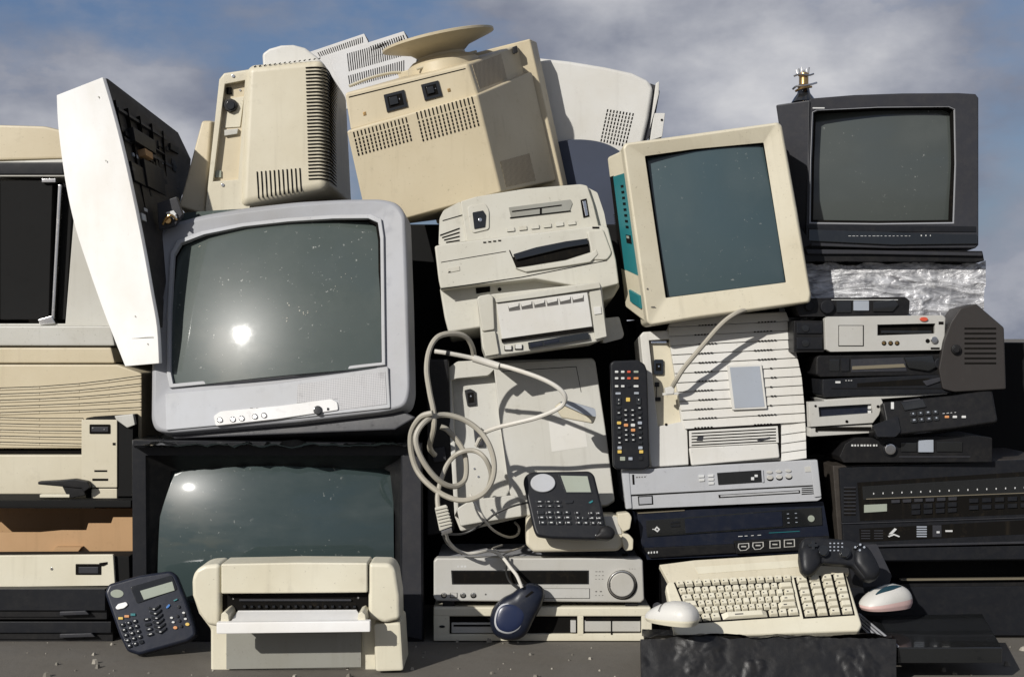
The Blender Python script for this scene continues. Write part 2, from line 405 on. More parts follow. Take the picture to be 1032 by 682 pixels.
t.part('dirt_spatter', plastic('dried_dirt', (.34, .33, .29), .8, .2, bump=0), f)
hs = t.part('housing', 'silver', lambda b: (b.pp([(288 + (x - 288) * .985, 316 + (y - 316) * .985) for x, y in OUT], 26, 60, 4, 9, back=.96), b.mat('dgrey').pp([(288 + (x - 288) * .94, 316 + (y - 316) * .94) for x, y in OUT], 60, 165, 5, back=.62)))
t.part('speaker_strip', 'silver2', lambda b: b.pp([(166, 396), (280, 386), (391, 369), (393.5, 411), (300, 421), (167, 433.5)], -2.2, 6, 1.5, 2))
t.part('grille', 'grille', lambda b: b.pp([(300, 387), (388, 374), (390, 407), (342, 413), (340, 402), (299, 406)], -2.7, 0, .3))
cp = t.part('control_panel', 'panelw', lambda b: (b.pp([(222, 414), (282, 408.5), (334, 401.5), (340, 405), (341, 413), (280, 422), (217, 429), (215, 419)], -4.2, 0, .8, 2), dashes(b, quad(252, 410.5, 270, 411.5), 3, -4, 'ink')))
for x, y in ((221.5, 423), (234.5, 422.4), (243.5, 421.4), (256.8, 419.6), (266, 418.4)):
    t.part('button', 'dgrey', lambda b: (b.disc(x, y, 2.9, -4.6, -3, .2), b.mat('chrome').disc(x, y, 2.3, -6.3, -3, .9)), cp)
t.part('power_button', 'gloss', lambda b: (b.disc(320, 413, 4.6, -6, -3, 1), ), cp)
t.part('sensor', 'gloss', lambda b: b.disc(330.5, 412, 1.5, -4.6, -3, .3))
t.part('foot', 'dgrey', lambda b: b.pp([(170, 437), (404, 413), (420, 420), (398, 433), (175, 442)], 12, 120, 2, back=.8))

# ---- black cabinet television
t = Thing('television', 'large black cabinet television with a deep frame and teal-grey screen, behind the cream printer', 'television', 279, 646.3, 0, (0, 0, 0), 'large tube televisions')
t.part('cabinet', 'char', lambda b: (b.ring([(133, 443), (425, 447), (427, 646), (134, 646)], [(147, 459), (405, 459), (403, 606), (148, 606)], 0, 14, 1.6), b.ring([(136, 446), (424, 448), (424, 645), (136, 645)], [(150, 460), (402, 460), (402, 604), (150, 604)], 14, 60, 0), b.rect(137, 447, 423, 644, 60, 62, 0), b.mat('black').rect(150, 452, 415, 645, 60, 190, 3, back=.8)))
t.part('screen_frame', 'black', lambda b: b.ring([(147, 459), (405, 459), (403, 606), (148, 606)], [(172, 475), (180, 473), (282, 470), (386, 472), (393, 475), (398, 520), (396, 596), (170, 596), (166, 530)], 1.5, 40, yi=20))
t.part('screen', 'glass2', lambda b: b.dome([(168, 466), (397, 466), (400, 604), (166, 604)], 37, 30, 21, -.1, .48))
t.part('trim_strip', 'dgrey', lambda b: b.pp([(405.5, 459), (424, 450), (425, 644), (405.5, 640)], -1.2, 2, .6))
t2 = Thing('plastic_sheet', 'crumpled thin black plastic sheet between the silver television and the black cabinet television', 'plastic sheet', 275, 443, -.01)
def crump(t, x0, x1, z0, z1, Y0, Y1, nx, ny, amp, sc_, seed=0, front=True):
    def f(b):
        vs = []; fs = []
        for j in range(ny + 1):
            for i in range(nx + 1):
                u, v = i / nx, j / ny; Y = Y0 + (Y1 - Y0) * v
                p = W(x0 + (x1 - x0) * u, z0 + (z1 - z0) * v, Y)
                e = min(u, 1 - u, v, 1 - v) * 6
                n = noise.turbulence(p * sc_ + V((seed, 0, seed)), 4, True) - .5
                m = noise.noise(p * sc_ * .6 + V((0, seed, 0)))
                p = p + V((m * amp * .6, -abs(n) * amp * .6, n * amp))
                vs.append(t.I @ p)
        k = len(vs); vs += [v + V((0, .012, -.006)) for v in vs]
        for j in range(ny):
            for i in range(nx):
                a = j * (nx + 1) + i; q = [a, a + 1, a + nx + 2, a + nx + 1]; fs.append(q); fs.append([k + z for z in q[::-1]])
        E = [i for i in range(nx + 1)] + [j * (nx + 1) + nx for j in range(1, ny + 1)] + [ny * (nx + 1) + i for i in range(nx - 1, -1, -1)] + [j * (nx + 1) for j in range(ny - 1, 0, -1)]
        for i in range(len(E)): a, c = E[i], E[(i + 1) % len(E)]; fs.append([a, k + a, k + c, c])
        b.raw(vs, fs)
    return f
t2.part('sheet', 'gloss', crump(t2, 136, 412, 447.5, 438, -.05, .2, 90, 10, .016, 14))

# ---- inkjet printer
t = Thing('printer', 'cream inkjet printer with an open paper slot, in front of the black cabinet television screen', 'printer', 300, 680, -.30, (0, 0, 0), 'desktop printers')
t.part('body', 'ivory', lambda b: (b.pp([(193.5, 583), (197, 576), (206, 571), (222, 570.5), (396, 569), (400, 574), (404, 600), (407, 640), (405, 676), (212, 677), (212, 634), (200, 618), (194, 600)], 22, 62, 5, seg=4, back=.98),
     b.pp([(193, 583), (197, 574), (206, 569), (222, 568), (222, 632), (209, 630), (200, 617), (193.5, 600)], 0, 40, 4, seg=4)))
t.part('side_housing', 'ivory', lambda b: b.pp([(371, 567), (393, 567.5), (399, 574), (403, 600), (403.5, 624), (388, 628), (376, 624), (371, 622)], 1, 40, 4, seg=4))
t.part('side_housing', 'ivory', lambda b: b.pp([(376, 628), (404, 626.5), (407, 676), (378, 677)], 4, 60, 3))
t.part('lid', 'ivory', lambda b: b.pp([(222.7, 568), (300, 566.5), (370.4, 567), (370.4, 597), (222.7, 598.2)], -1, 36, 1.6, seg=3))
t.part('paper_slot', 'slot', lambda b: (b.rect(222, 597, 371, 616, 9, 22), b.mat('dgrey').rect(241, 603.5, 354, 605.4, 7, 10, .3), b.mat('chrome').disc(235, 603, .8, 8, 10), b.disc(361, 602, 1, 8, 10)))
t.part('paper_roller', 'char', lambda b: [b.rect(245 + i * 7.4, 610 + random.uniform(-.4, .4), 247.5 + i * 7.4, 612, 6, 9) for i in range(16)])
t.part('tray', 'white', lambda b: (b.pp([(218, 627), (373, 625.5), (373, 636.5), (218, 638.4)], -26, -18, 1), b.pp([(240, 615.5), (359, 614.7), (367, 627), (232, 628)], 4, 8, .3), b.box8([(232, 627, -.355), (367, 626, -.355), (367, 628, -.355), (232, 629, -.355)], [(240, 614.8, -.285), (359, 614, -.285), (359, 616, -.285), (240, 617, -.285)]), b.mat('dull').pp([(228, 638), (364, 637), (364, 672), (228, 674)], 17, 24, .5)))  # grey panel under the tray carries the shade in its darker colour
for x in (226, 364): t.part('paper_guide', 'ivory', lambda b: b.pp([(x - 4, 627), (x - 3, 618), (x + 1, 616), (x + 4, 619), (x + 5, 627)], -20, 12, .8))
def f(b):
    b.mat('ink')
    b.pp([(197.5, 584), (201, 582.8), (204, 586), (199, 587.8)], -.15, .2)
    for i in range(13): b.rect(198 + .1 * i, 589 + i * 2.1, 198.5 + random.uniform(9, 12.5), 589.5 + i * 2.1, -.15, .2)
    t.part('printed_notice', 'ink', f); t.part('button', 'dgrey', lambda b: b.disc(375.6, 596.6, 2, .4, 2, .3))

# ---- phone pad
t = Thing('desk_phone', 'dark tilted desk phone with a small display, leaning on the black cabinet television corner', 'telephone', 162, 662, -.16, (-16, 0, 4), 'loose handsets and pads')
t.part('body', 'navy', lambda b: b.pp([(105, 597), (109, 588), (140, 579), (172, 574.5), (178, 579), (188, 604), (197, 632), (198, 640), (190, 646), (140, 660), (128, 656), (120, 640)], 0, 13, 3.4, 3, seg=4))
c = [(135, 592), (176, 580), (181, 594.5), (137.5, 607)]
t.part('display', 'gloss', lambda b: (b.pp([(131, 591), (173, 579), (179, 593.5), (138, 608)], -1, 2, .6, 2.5), b.mat('lcd').pp([(141, 595), (173.5, 585.5), (176, 594.5), (145, 604)], -1.4, 1, .2)))
t.part('badge', 'lcd', lambda b: b.pp(circ(117.9, 597.8, 6.6, 20, 4.2), -.5, 1, .2))
t.part('button', 'white', lambda b: b.pp([(116, 612), (119, 608), (127, 606), (129, 609), (125, 612.5), (118, 614)], -1.8, 1, .6, 1.5))
for i, (x, y) in enumerate(((121.5, 622.5), (127.7, 620.5), (134, 618.8))):
    t.part('button', ('yellow', 'orange', 'teal')[i], lambda b: b.pp(quad(x - 2.4, y - 1.2, x + 2.4, y + 1.4), -1.6, 1, .4, .6))
kc = [(119, 627.5), (138, 622), (146, 648), (128, 654)]
buttons(t, 'key', kc, 3, 5, 'gloss', 0, 1.8, .72, .66, 1.2, mark='mark')
buttons(t, 'key', [(143, 622), (151, 620.5), (156, 640), (148, 642.5)], 1, 4, 'gloss', 0, 1.8, .8, .55, 1.4, mark='mark')
for i in range(6):
    y = 610 + i * 4.6; x = 155 + i * 1.3
    t.part('key', 'gloss', lambda b: (b.pp([(x - 5.5, y + 1), (x, y + 2.6), (x + 6, y - 1.5), (x + 5.5, y + 1), (x, y + 5.2), (x - 5.5, y + 3.4)], -2.2, 1, .5), b.mat('mark').pp(quad(x - 1, y + 2.8, x + 1, y + 3.6), -2.3, -1.8)))
t.part('key', 'blue', lambda b: b.pp([(167.5, 611), (170.5, 608), (171.6, 609.5), (169, 612.5), (167.4, 612.6)], -1.6, 1, .4, .8))
t.part('key', 'teal', lambda b: b.pp([(174.6, 604.5), (178.6, 602.6), (179, 604), (175.4, 605.6)], -1.6, 1, .3))
for i, (x, y, m) in enumerate(((172.8, 622, 'mark'), (178.6, 620.5, 'char'), (185, 617, 'mark'), (174.5, 626.5, 'mark'), (180.5, 625, 'char'), (186.8, 623.2, 'mark'), (176.6, 632, 'orange'), (182.4, 630.6, 'char'), (188.8, 628.6, 'yellow'), (180, 611, 'char'), (185.4, 619.5, 'char'))):
    t.part('key', m, lambda b: b.pp(circ(x, y, 1.6 if m not in ('orange', 'yellow') else 2.2, 10, 1.1 if m == 'mark' else 1.7), -1.5, 1, .3))

# ---- far left machines
t = Thing('computer_case', 'open grey-cream computer case with a dark hollow and chrome rail, behind the standing white shell', 'computer case', 60, 328, .3, (0, 0, 0))
t.part('shell', 'grey', lambda b: (b.ring([(-60, 165), (78, 160), (158, 165), (158, 350), (-60, 350)], [(-30, 178), (72, 178), (76, 200), (66, 326), (-30, 326)], 0, 110, 2.5, seg=3), b.mat('slot').rect(-32, 172, 80, 330, 60, 70)))
t.part('cap', 'beige', lambda b: (b.pp([(-60, 124), (45, 127), (66, 132), (66, 160), (-60, 163)], 4, 100, 3, 4), b.mat('char').rect(-60, 163.5, 64, 176, -2, 20, 1.5)))
t.part('rail', 'chrome', lambda b: (b.pp([(58.5, 186), (62, 186), (54.5, 322), (51.5, 322)], -1, 6, .8), b.pp([(42, 180), (56, 180), (56, 184), (42, 184)], -1, 6, .6), b.pp([(38, 322), (52, 318), (56, 326), (40, 328)], -3, 6, 1)))
t.part('inner_panel', 'dark', lambda b: (b.pp([(0, 182), (53, 182), (49, 322), (0, 322)], 4, 20, 1), b.pp([(63, 184), (74, 190), (66, 322), (58, 322)], 8, 20, 1)))
t = Thing('monitor', 'wide beige monitor housing with long curved ridges, stacked under the open case', 'monitor', 50, 500, .2, (0, 0, 0), 'beige monitors')
def f(b):
    b.pp([(-70, 367), (118, 367), (143, 376), (143, 452), (-70, 452)], 0, 150, 2.5, back=.95)
    b.pp([(-70, 350), (112, 350), (116, 366), (-70, 366)], 2, 140, 2.2)
    b.mat('grey').pp([(-70, 328), (112, 328), (116, 348.6), (-70, 348.6)], 1, 130, 2.5)
    b.mat('slot').rect(-66, 451, 120, 459, 6, 60)
    b.mat('cream').pp([(-70, 458), (95, 458), (95, 498), (-70, 498)], 0, 100, 2)
    b.mat('beige').rect(-66, 497, 118, 505, 6, 90, 1)
t.part('housing', 'beige', f)
def f(b):
    for i in range(10):
        y = 389 + i * 6.2; k = 1 - i * .16
        x1 = 142.5 if i < 5 else 84
        P = [(-66, y + 2), (0, y + 1.4), (40, y), (80, y - 3 * k), (110, y - 6.5 * k), (x1, y - 11 * k)] if i < 5 else [(-66, y + 1), (0, y), (40, y + 1), (84, y + .2 * i)]
        for a, c in zip(P, P[1:]):
            b.mat('slot').pp([a, c, (c[0], c[1] + .9), (a[0], a[1] + .9)], -.15, .5)
            b.mat('beige').pp([(a[0], a[1] + .9), (c[0], c[1] + .9), (c[0], c[1] + 2.8), (a[0], a[1] + 2.8)], -1.1, .5, .5)
t.part('vent_ridges', 'slot', f)
t = Thing('disc_drive', 'small upright cream drive with a black socket, between the ridged monitor and the black cabinet', 'disc drive', 100, 503, .12, (0, 0, 0), 'drives and players')
t.part('front_panel', 'cream', lambda b: b.rect(82, 423, 118, 491, 0, 8, 1.6, 1))
t.part('casing', 'dark', lambda b: (b.pp([(86, 421), (132, 418), (132, 504), (86, 504)], 8, 90, 1.5), b.mat('cream').pp([(92, 492), (118, 492), (118, 504), (92, 504)], 2, 12, 1), b.mat('dark').pp([(118.6, 424), (134, 420), (134, 500), (118.6, 500)], 2, 10, .6)))
t.part('socket', 'slot', lambda b: (b.rect(90, 427.5, 111, 437, -1, 2, .6, 1), b.mat('dgrey').rect(92, 430, 109, 435, -1.6, 0, .5), b.mat('chrome').disc(93.5, 431, .8, -2.2, 0), b.disc(105, 432.5, .7, -2.2, 0)))
t.part('slot_mark', 'slot', lambda b: (b.rect(95, 473.5, 108, 475.3, -.2, .5), b.rect(93, 482, 109, 484.3, -.2, .5), b.rect(113.5, 446, 116.5, 448.5, -.2, .5)))
t.part('latch', 'grey', lambda b: b.pp([(115, 419), (134, 417), (136, 428), (128, 431), (117, 423)], -2, 6, 1))
t = Thing('broken_mechanism', 'small black broken mechanism arm on the left ledge above the cardboard', 'machine part', 62, 498, .1)
t.part('arm', 'black', lambda b: (b.pp([(38, 485), (58, 484), (75, 482.5), (88, 485), (91, 491), (84, 496), (82, 492), (60, 490), (38, 488)], 0, 9, 1), b.pp([(62, 489), (84, 490), (86, 499), (70, 502), (66, 497)], 2, 14, 1), b.mat('ivory').rect(40, 498, 70, 501, 1, 10, .5)))
t = Thing('shelf_board', 'dark brown board carrying the left-hand machines above the cardboard box', 'board', 50, 510, .08)
t.part('board', 'dark', lambda b: b.pp([(-70, 504), (132, 504), (132, 511), (-70, 511)], 0, 120, .8))
t = Thing('cardboard_box', 'open brown cardboard box shaded by the board, behind the cream slotted drive', 'box', 60, 640, .11)
def f(b):
    b.pp([(-65, 536), (40, 536), (62, 534), (87, 534), (89, 527), (112, 527), (114, 521), (142, 521), (142, 630), (-65, 630)], 0, 2, .2)
    b.rect(-65, 540, -63, 630, 2, 90); b.rect(140, 530, 142, 630, 2, 90); b.rect(-65, 512, 142, 630, 90, 92)
    b.pp([(56, 551), (82, 551), (76, 559), (50, 559)], -8, 0, .2)
t.part('carton', 'card', f)
t = Thing('optical_drive', 'cream slotted drive stacked on the black recorder below the cardboard box', 'disc drive', 60, 590, .0, (0, 0, 0), 'drives and players')
t.part('front_panel', 'ivory', lambda b: b.pp([(-60, 560), (114, 558.5), (116, 590), (-60, 592)], 0, 5, 1.2, 1.5))
t.part('casing', 'dark', lambda b: b.pp([(-58, 561), (130, 560), (131, 591), (-58, 591)], 5, 38, 1))
t.part('handle_slot', 'slot', lambda b: (b.rect(76, 568, 102, 579, -.6, 2, .4, 1), b.mat('dgrey').rect(79, 571, 99, 577.5, -1.2, 0, .6), b.mat('slot').pp([(100, 567), (108, 566), (108, 568), (104, 570), (100, 570)], -.8, 1)))
t.part('screw', 'chrome', lambda b: b.disc(52, 573, 1.4, -.5, 1, .2))
for k, (x1, y0, y1, Y) in enumerate(((108, 592, 624, -.02), (114, 625, 646.5, .0))):
    t = Thing('video_recorder', ('black video recorder directly under the cream slotted drive', 'bottom black recorder standing on the ground behind the tilted desk phone')[k], 'video recorder', 30, y1, Y, (0, 0, 0), 'drives and players')
    t.part('casing', 'black', lambda b: b.rect(-55, y0, x1, y1, 2, 130, 1.5, 1.5))
    t.part('front_panel', 'char', lambda b: (b.rect(-55, y0 + 1, x1 - 2, y1 - 9, -3, 2, .8), b.mat('black').rect(-40, y1 - 9, x1 - 30, y1 - 3, 0, 3), b.mat('dgrey').pp([(60, y1 - 8), (x1 - 22, y1 - 9), (x1 - 18, y1 - 5), (60, y1 - 4)], -5, 0, .8)))

# ---- white shell
t = Thing('monitor_shell', 'white open monitor shell on end with dark inside showing, left of the silver television', 'plastic shell', 130, 368, .02, (0, 0, 0), 'empty monitor shells')
def f(b):
    pts = smooth([(57, 96, .16), (58, 120, .16), (61, 150, .15), (67, 190, .14), (76, 230, .12), (90, 273, .10), (106, 318, .08), (126, 369, .06)], 4)
    rp = smooth([(103, 78, .0), (113, 112, .0), (124, 155, .0), (135, 205, .0), (144, 250, .0), (152, 295, .0), (158, 330, .0), (160, 366, .0)], 4)
    L = [t.w(*p) for p in pts]; Rr = [t.w(*p) for p in rp]; n = len(L); vs = []
    for a, c in zip(L, Rr):
        for k in range(7): vs.append(a * (1 - k / 6) + c * k / 6)
    m = len(vs); vs += [v + V((.006, .008, 0)) for v in vs]; fs = []
    for j in range(n - 1):
        for i in range(6):
            q = [j * 7 + i, j * 7 + i + 1, (j + 1) * 7 + i + 1, (j + 1) * 7 + i]; fs += [q, [m + z for z in q[::-1]]]
    E = list(range(7)) + [j * 7 + 6 for j in range(1, n)] + [(n - 1) * 7 + i for i in range(5, -1, -1)] + [j * 7 for j in range(n - 2, 0, -1)]
    for i in range(len(E)): a, c = E[i], E[(i + 1) % len(E)]; fs.append([a, m + a, m + c, c])
    b.raw(vs, fs, .6, 2, 60)
sp = t.part('side_panel', 'white', f)
def f(b):
    A = [t.w(58, 96, .16), t.w(103, 78, 0), t.w(160, 366, 0), t.w(126, 369, .06)]
    b.fbox(A, .04, .97, .905, .9065, .4, .3)
t.part('seam_line', 'grey', f, sp)
for u, v in ((.72, .28), (.35, .74), (.62, .83), (.3, .42), (.8, .93), (.85, .06)):
    t.part('screw_hole', 'grey', lambda b: b.fbox([t.w(58, 96, .16), t.w(103, 78, 0), t.w(160, 366, 0), t.w(126, 369, .06)], u - .008, u + .008, v - .0025, v + .0025, .5, .3), sp)
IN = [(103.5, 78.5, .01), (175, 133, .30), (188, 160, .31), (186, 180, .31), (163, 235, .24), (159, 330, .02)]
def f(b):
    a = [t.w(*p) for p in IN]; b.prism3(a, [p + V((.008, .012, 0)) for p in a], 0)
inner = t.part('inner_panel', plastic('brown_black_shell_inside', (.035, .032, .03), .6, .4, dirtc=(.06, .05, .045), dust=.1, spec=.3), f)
def f(b):
    F_ = [t.w(103.5, 78.5, .01), t.w(182, 130, .30), t.w(182, 330, .31), t.w(159, 330, .02)]
    b.mat('dgrey')
    for v in (.1, .22, .36): b.fbox(F_, .1, .85, v, v + .012, 3, .5)
    b.mat('char'); b.fbox(F_, .18, .5, .17, .23, 9, 1, .8); b.fbox(F_, .3, .62, .28, .4, 7, 1, .8); b.fbox(F_, .1, .3, .32, .4, 5, 1, .8)
    b.mat('card'); b.fbox(F_, .3, .42, .24, .27, 10, 1, .6)
    b.mat('label')
    for r in range(2):
        for i in range(8):
            for k in range(4): b.fbox(F_, .52 + k * .11, .60 + k * .11, .34 + r * .17 + i * .016 - k * .025, .349 + r * .17 + i * .016 - k * .025, .6, .3)
    rs = random.Random(5)
    for i in range(46):
        u = rs.uniform(.08, .86); v = rs.uniform(.12, .66); b.mat(rs.choice(['dgrey', 'char', 'black', 'khaki', 'dgrey', 'label'] if i % 5 == 0 else ['dgrey', 'char', 'black']))
        b.fbox(F_, u, u + rs.uniform(.02, .13), v, v + rs.uniform(.006, .035), rs.uniform(1, 6), 1, .4)
    for i in range(5): b.mat('slot').fbox(F_, .06 + i * .16, .065 + i * .16, .08, .62, 4, 1)
    b.mat('mark'); b.fbox(F_, .12, .2, .53, .56, 4, 1, .5); b.fbox(F_, .2, .32, .50, .515, 4, 1, .3)
t.part('inner_fittings', 'dgrey', f)
t = Thing('circuit_board', 'small broken circuit part with brass coil between the white shell and the silver television', 'circuit part', 176, 224, .1)
t.part('bracket', 'dgrey', lambda b: (b.pp([(158, 205), (178, 198), (184, 216), (176, 228), (160, 232)], 0, 8, 1), b.mat('mark').pp([(167, 214), (175, 212), (178, 216), (170, 220)], -3, 1, .6), b.mat('brass').disc(169, 222, 3.4, -4, 1, .5), b.mat('chrome').disc(176, 219, 2.4, -5, 1, .6)))
t.part('coil', 'brass', lambda b: b.tube([t.p(164, 226, -3), t.p(168, 219, -6), t.p(173, 217, -6), t.p(178, 222, -4)], 1.3))

# ---- beige monitor on the left of the top row (back to us)
t = Thing('monitor', 'beige monitor seen from the back with a vented corner, leftmost above the silver television', 'monitor', 285, 214, .21, (0, 0, 0), 'beige monitors'); t.dY = .11
nearA = [(248, 66, .10), (326, 58, .10), (330, 190, .10), (241, 209, .10)]; farA = [(260, 72, .30), (350, 96, .33), (356, 212, .33), (262, 222, .30)]
t.part('rear_housing', 'cream', lambda b: b.box8(nearA, farA, 9, 5))
def f(b):
    for i in range(33):
        v = i / 32; y0 = 70 + 112 * v; xr = 327 + 3 * v
        b.tube([t.w(xr - 19, y0 - 1.5, .0985), t.w(xr - 9, y0 - 2, .0985), t.w(xr - 3.2, y0 - 1.6, .1015), t.w(xr + 1.2, y0 - .2, .111), t.w(xr + 5, y0 + 3.6 - 2 * v, .14), t.w(xr + 15.5, y0 + 25 - 11 * v, .26)], .75, 5, 3)
    for i in range(11):
        x = 259 + i * 4.3; y = 173 - i * .35
        b.tube([t.w(x, y, .0985), t.w(x + 1, y + 16, .0985), t.w(x + 1.6, y + 27 - i * .3, .1)], .75, 5, 2)
    for i in range(14): b.tube([t.w(256 + i * 5, 67.8 - i * .62, .104), t.w(258 + i * 5, 66.6 - i * .62, .104)], .6, 5, 1)
t.part('vents', 'slot', f)
t.part('socket_frame', 'cream', lambda b: (b.ring([(221, 80), (226, 74), (252, 70), (252, 213), (208, 217), (207, 211)], [(226.5, 85), (247, 81), (240, 181), (214.5, 183)], 6, 30, 2), b.mat('beige').pp([(224, 84), (250, 80), (244, 186), (212, 186)], 14, 20)))
t.part('power_socket', 'black', lambda b: (b.pp(circ(232, 106, 7, 8), 8, 15, .8), b.mat('gloss').disc(232, 106, 4.4, 6.5, 9, .5), b.mat('slot').rect(228, 88, 233, 95, 11, 15, .4), b.mat('chrome').disc(242, 91, 1, 13, 15)))
t.part('cable_port', 'grey', lambda b: b.pp([(226, 131), (240, 129.5), (239, 135), (226, 137)], 10, 15, .6))
t.part('cover_plate', 'cream', lambda b: (b.mat('cream').pp([(229, 100), (246, 97), (242, 128), (226, 129)], 12.6, 16, .5)))
t.part('sticker', 'lcd', lambda b: b.rect(217, 172, 223, 179, 12, 15, .3))
t.part('screw', 'chrome', lambda b: (b.disc(235, 76.8, 1.7, 5, 8, .3), b.disc(224.5, 186.5, 1.7, 5, 8, .3)))
t.part('front_bezel', 'beige', lambda b: b.box8([(203, 122, .17), (213, 122, .17), (206, 216, .13), (180, 208, .13)][:4], [(210, 121, .21), (222, 124, .21), (222, 218, .21), (192, 224, .21)], 2.5, 3))
def f(b):
    P = [(265, 72), (264, 54), (271, 49), (283, 45.5), (295, 45), (307, 48), (319, 57), (328, 66), (328, 90), (266, 90)]
    b.pp(P, 30, 60, 3, seg=3)
t.part('swivel_base', 'offwhite', f)

# ---- large beige monitor (back to us)
t = Thing('monitor', 'large beige monitor seen from behind, two black sockets and swivel foot on top', 'monitor', 440, 222, .19, (0, 0, 0), 'beige monitors'); t.dY = .11
lo_n = [(349, 132, .06), (481, 95, .06), (505, 194, .08), (371, 231, .08)]
up_n = [(347, 94, .075), (471.5, 64, .075), (482, 97, .075), (353, 132, .075)]
lo_f = [(404, 116, .33), (536, 72, .33), (561, 182, .35), (440, 222, .35)]
up_f = [(398, 82, .34), (522, 45, .34), (530, 80, .34), (405, 118, .34)]
t.part('rear_housing', 'beige', lambda b: (b.box8(lo_n, lo_f, 2.2, 3), b.box8(up_n, up_f, 2.6, 3)))
def f(b):
    A = [t.w(*p) for p in lo_n]
    for j in range(15): b.fbox(A, .045 + j * .0285, .055 + j * .0285, .03, .085, .3, .5); [b.fbox(A, .045 + j * .0285, .057 + j * .0285, .10 + k * .036, .127 + k * .036, .3, .5) for k in range(5)]
    for j in range(15): b.fbox(A, .53 + j * .03, .54 + j * .03, .01, .085, .3, .5); [b.fbox(A, .53 + j * .03, .542 + j * .03, .10 + k * .036, .127 + k * .036, .3, .5) for k in range(6)]
t.part('vents', 'slot', f)
def f(b):
    A = [t.w(*p) for p in up_n]
    b.mat('slot').fbox(A, .03, .97, .12, .15, .2, .4)
    b.mat('brass'); [b.fbox(A, u - .012, u + .012, v - .05, v + .05, .5, .4, .3) for u, v in ((.13, .66), (.46, .60), (.80, .62))]
t.part('seam_and_screws', 'slot', f)
for u0, u1, v0, v1 in ((.30, .465, .30, .78), (.60, .74, .28, .74)):
    def f(b):
        A = [t.w(*p) for p in up_n]; b.fbox(A, u0, u1, v0, v1, 2, .5, .5)
        b.mat('slot').fbox(A, u0 + .025, u1 - .025, v0 + .08, v1 - .08, 2.2, .2); b.mat('gloss').fbox(A, u0 + .035, (u0 + u1) / 2 + .02, v0 + .12, v1 - .14, 4, .2, .6); b.mat('chrome').fbox(A, (u0 + u1) / 2 + .03, (u0 + u1) / 2 + .036, v0 + .2, v1 - .24, 2.6, .2)
    t.part('power_socket', 'gloss', f)
def f(b):
    A = [t.w(*lo_n[1]), t.w(*lo_f[1]), t.w(*lo_f[2]), t.w(*lo_n[2])]; Bq = [t.w(*up_n[1]), t.w(*up_f[1]), t.w(*up_f[2]), t.w(*up_n[2])]
    b.fbox(Bq, .06, .62, .08, .82, .3, .3)
t.part('side_grille', 'perf', f)
t.part('side_grille', 'perf', lambda b: b.fbox([t.w(*lo_n[1]), t.w(*lo_f[1]), t.w(*lo_f[2]), t.w(*lo_n[2])], .10, .62, .70, .96, .3, .3))
t.part('front_bezel', 'beige', lambda b: b.box8([(400, 73, .335), (534, 39, .335), (568, 188, .35), (440, 226, .35)], [(410, 76, .39), (541, 42, .39), (573, 190, .40), (448, 228, .40)], 2, 3))
t.part('hinge_clip', 'black', lambda b: b.box8([(516, 48, .30), (521, 46, .30), (522, 53, .30), (517, 55, .30)], [(516, 48, .33), (521, 46, .33), (522, 53, .33), (517, 55, .33)], .8))
def f(b):
    c = t.w(447, 66, .2); ax = V((-.20, -.10, 1)); ax.normalize()
    b.lathe(c, [(42, -10), (40, 2), (34, 7), (27, 9), (25, 16), (27, 17)], ax)
t.part('swivel_neck', 'beige', f)
def f(b):
    c = t.w(447, 66, .2); ax = V((-.22, -.10, 1)).normalized()
    b.lathe(c, [(24, 10), (34, 18), (58, 25), (63, 26.5), (63, 29), (59, 30)], ax, 56)
t.part('swivel_foot', 'beige', f)
t.part('trim_lip', 'cream', lambda b: (b.tube([t.w(352, 87, .10), t.w(372, 79, .12), t.w(392, 74, .14), t.w(404, 73, .15)], 1.6), b.tube([t.w(420, 70, .12), t.w(450, 60, .15), t.w(480, 52, .2)], 1.4)))

# ---- shells against the sky
t = Thing('monitor_shell', 'broad off-white curved shell with a small slotted patch, behind the large beige monitor', 'plastic shell', 600, 235, .55, (0, 0, 0), 'empty monitor shells')
FAN = [(520, 60), (539, 57.5), (574, 61.3), (609, 67), (637, 73), (654, 81), (659, 89), (654, 120), (647, 150), (640, 240), (520, 240)]
t.part('curved_panel', 'offwhite', lambda b: b.pp(FAN, 0, 34, 5, seg=4, back=.97))
t.part('rim', 'dgrey', lambda b: b.pp([(655, 84), (661, 86), (665, 92), (658, 132), (650, 145), (646, 143)], 6, 40, 1))
t.part('rim', 'offwhite', lambda b: (b.pp([(661, 84), (664.5, 82), (664, 95), (660, 112), (655, 130)], 3, 30, .8), b.pp([(659, 114), (670.5, 114), (667.5, 138), (655, 142)], 4, 30, 1), b.mat('slot').disc(667, 121, 1.2, 3.4, 5)))
def f(b):
    b.y = 0; c4 = [(611, 109.5), (640, 114), (631.5, 149), (604, 143)]; b.slots(c4, 9, 9, .42, .74, .2)
t.part('vents', 'slot', f)
t = Thing('vent_panel', 'white slotted metal-like panel with rows of vents, rising behind the two beige monitors', 'vent panel', 380, 110, .62, (0, 0, 0), 'white slotted panels')
t.part('panel', 'panelw', lambda b: b.pp([(330, 56), (407, 31.5), (420, 60), (410, 110), (352, 110)], 0, 4, .6))
t.part('edge_flange', 'dgrey', lambda b: b.pp([(407, 31.5), (411, 37), (422, 62), (418, 62)], 1, 14, .4))
def f(b):
    b.y = 0
    b.slots([(372, 46.5), (407, 34.5), (409, 40), (374, 52)], 15, 1, .45, .8)
    b.slots([(349, 53.5), (405, 38), (407, 50), (350, 65)], 26, 1, .42, .86); b.slots([(350, 63), (406, 48), (407, 57), (351, 73)], 26, 1, .42, .86)
    b.slots([(350, 76), (408, 60), (408, 74), (352, 89)], 26, 1, .42, .9)
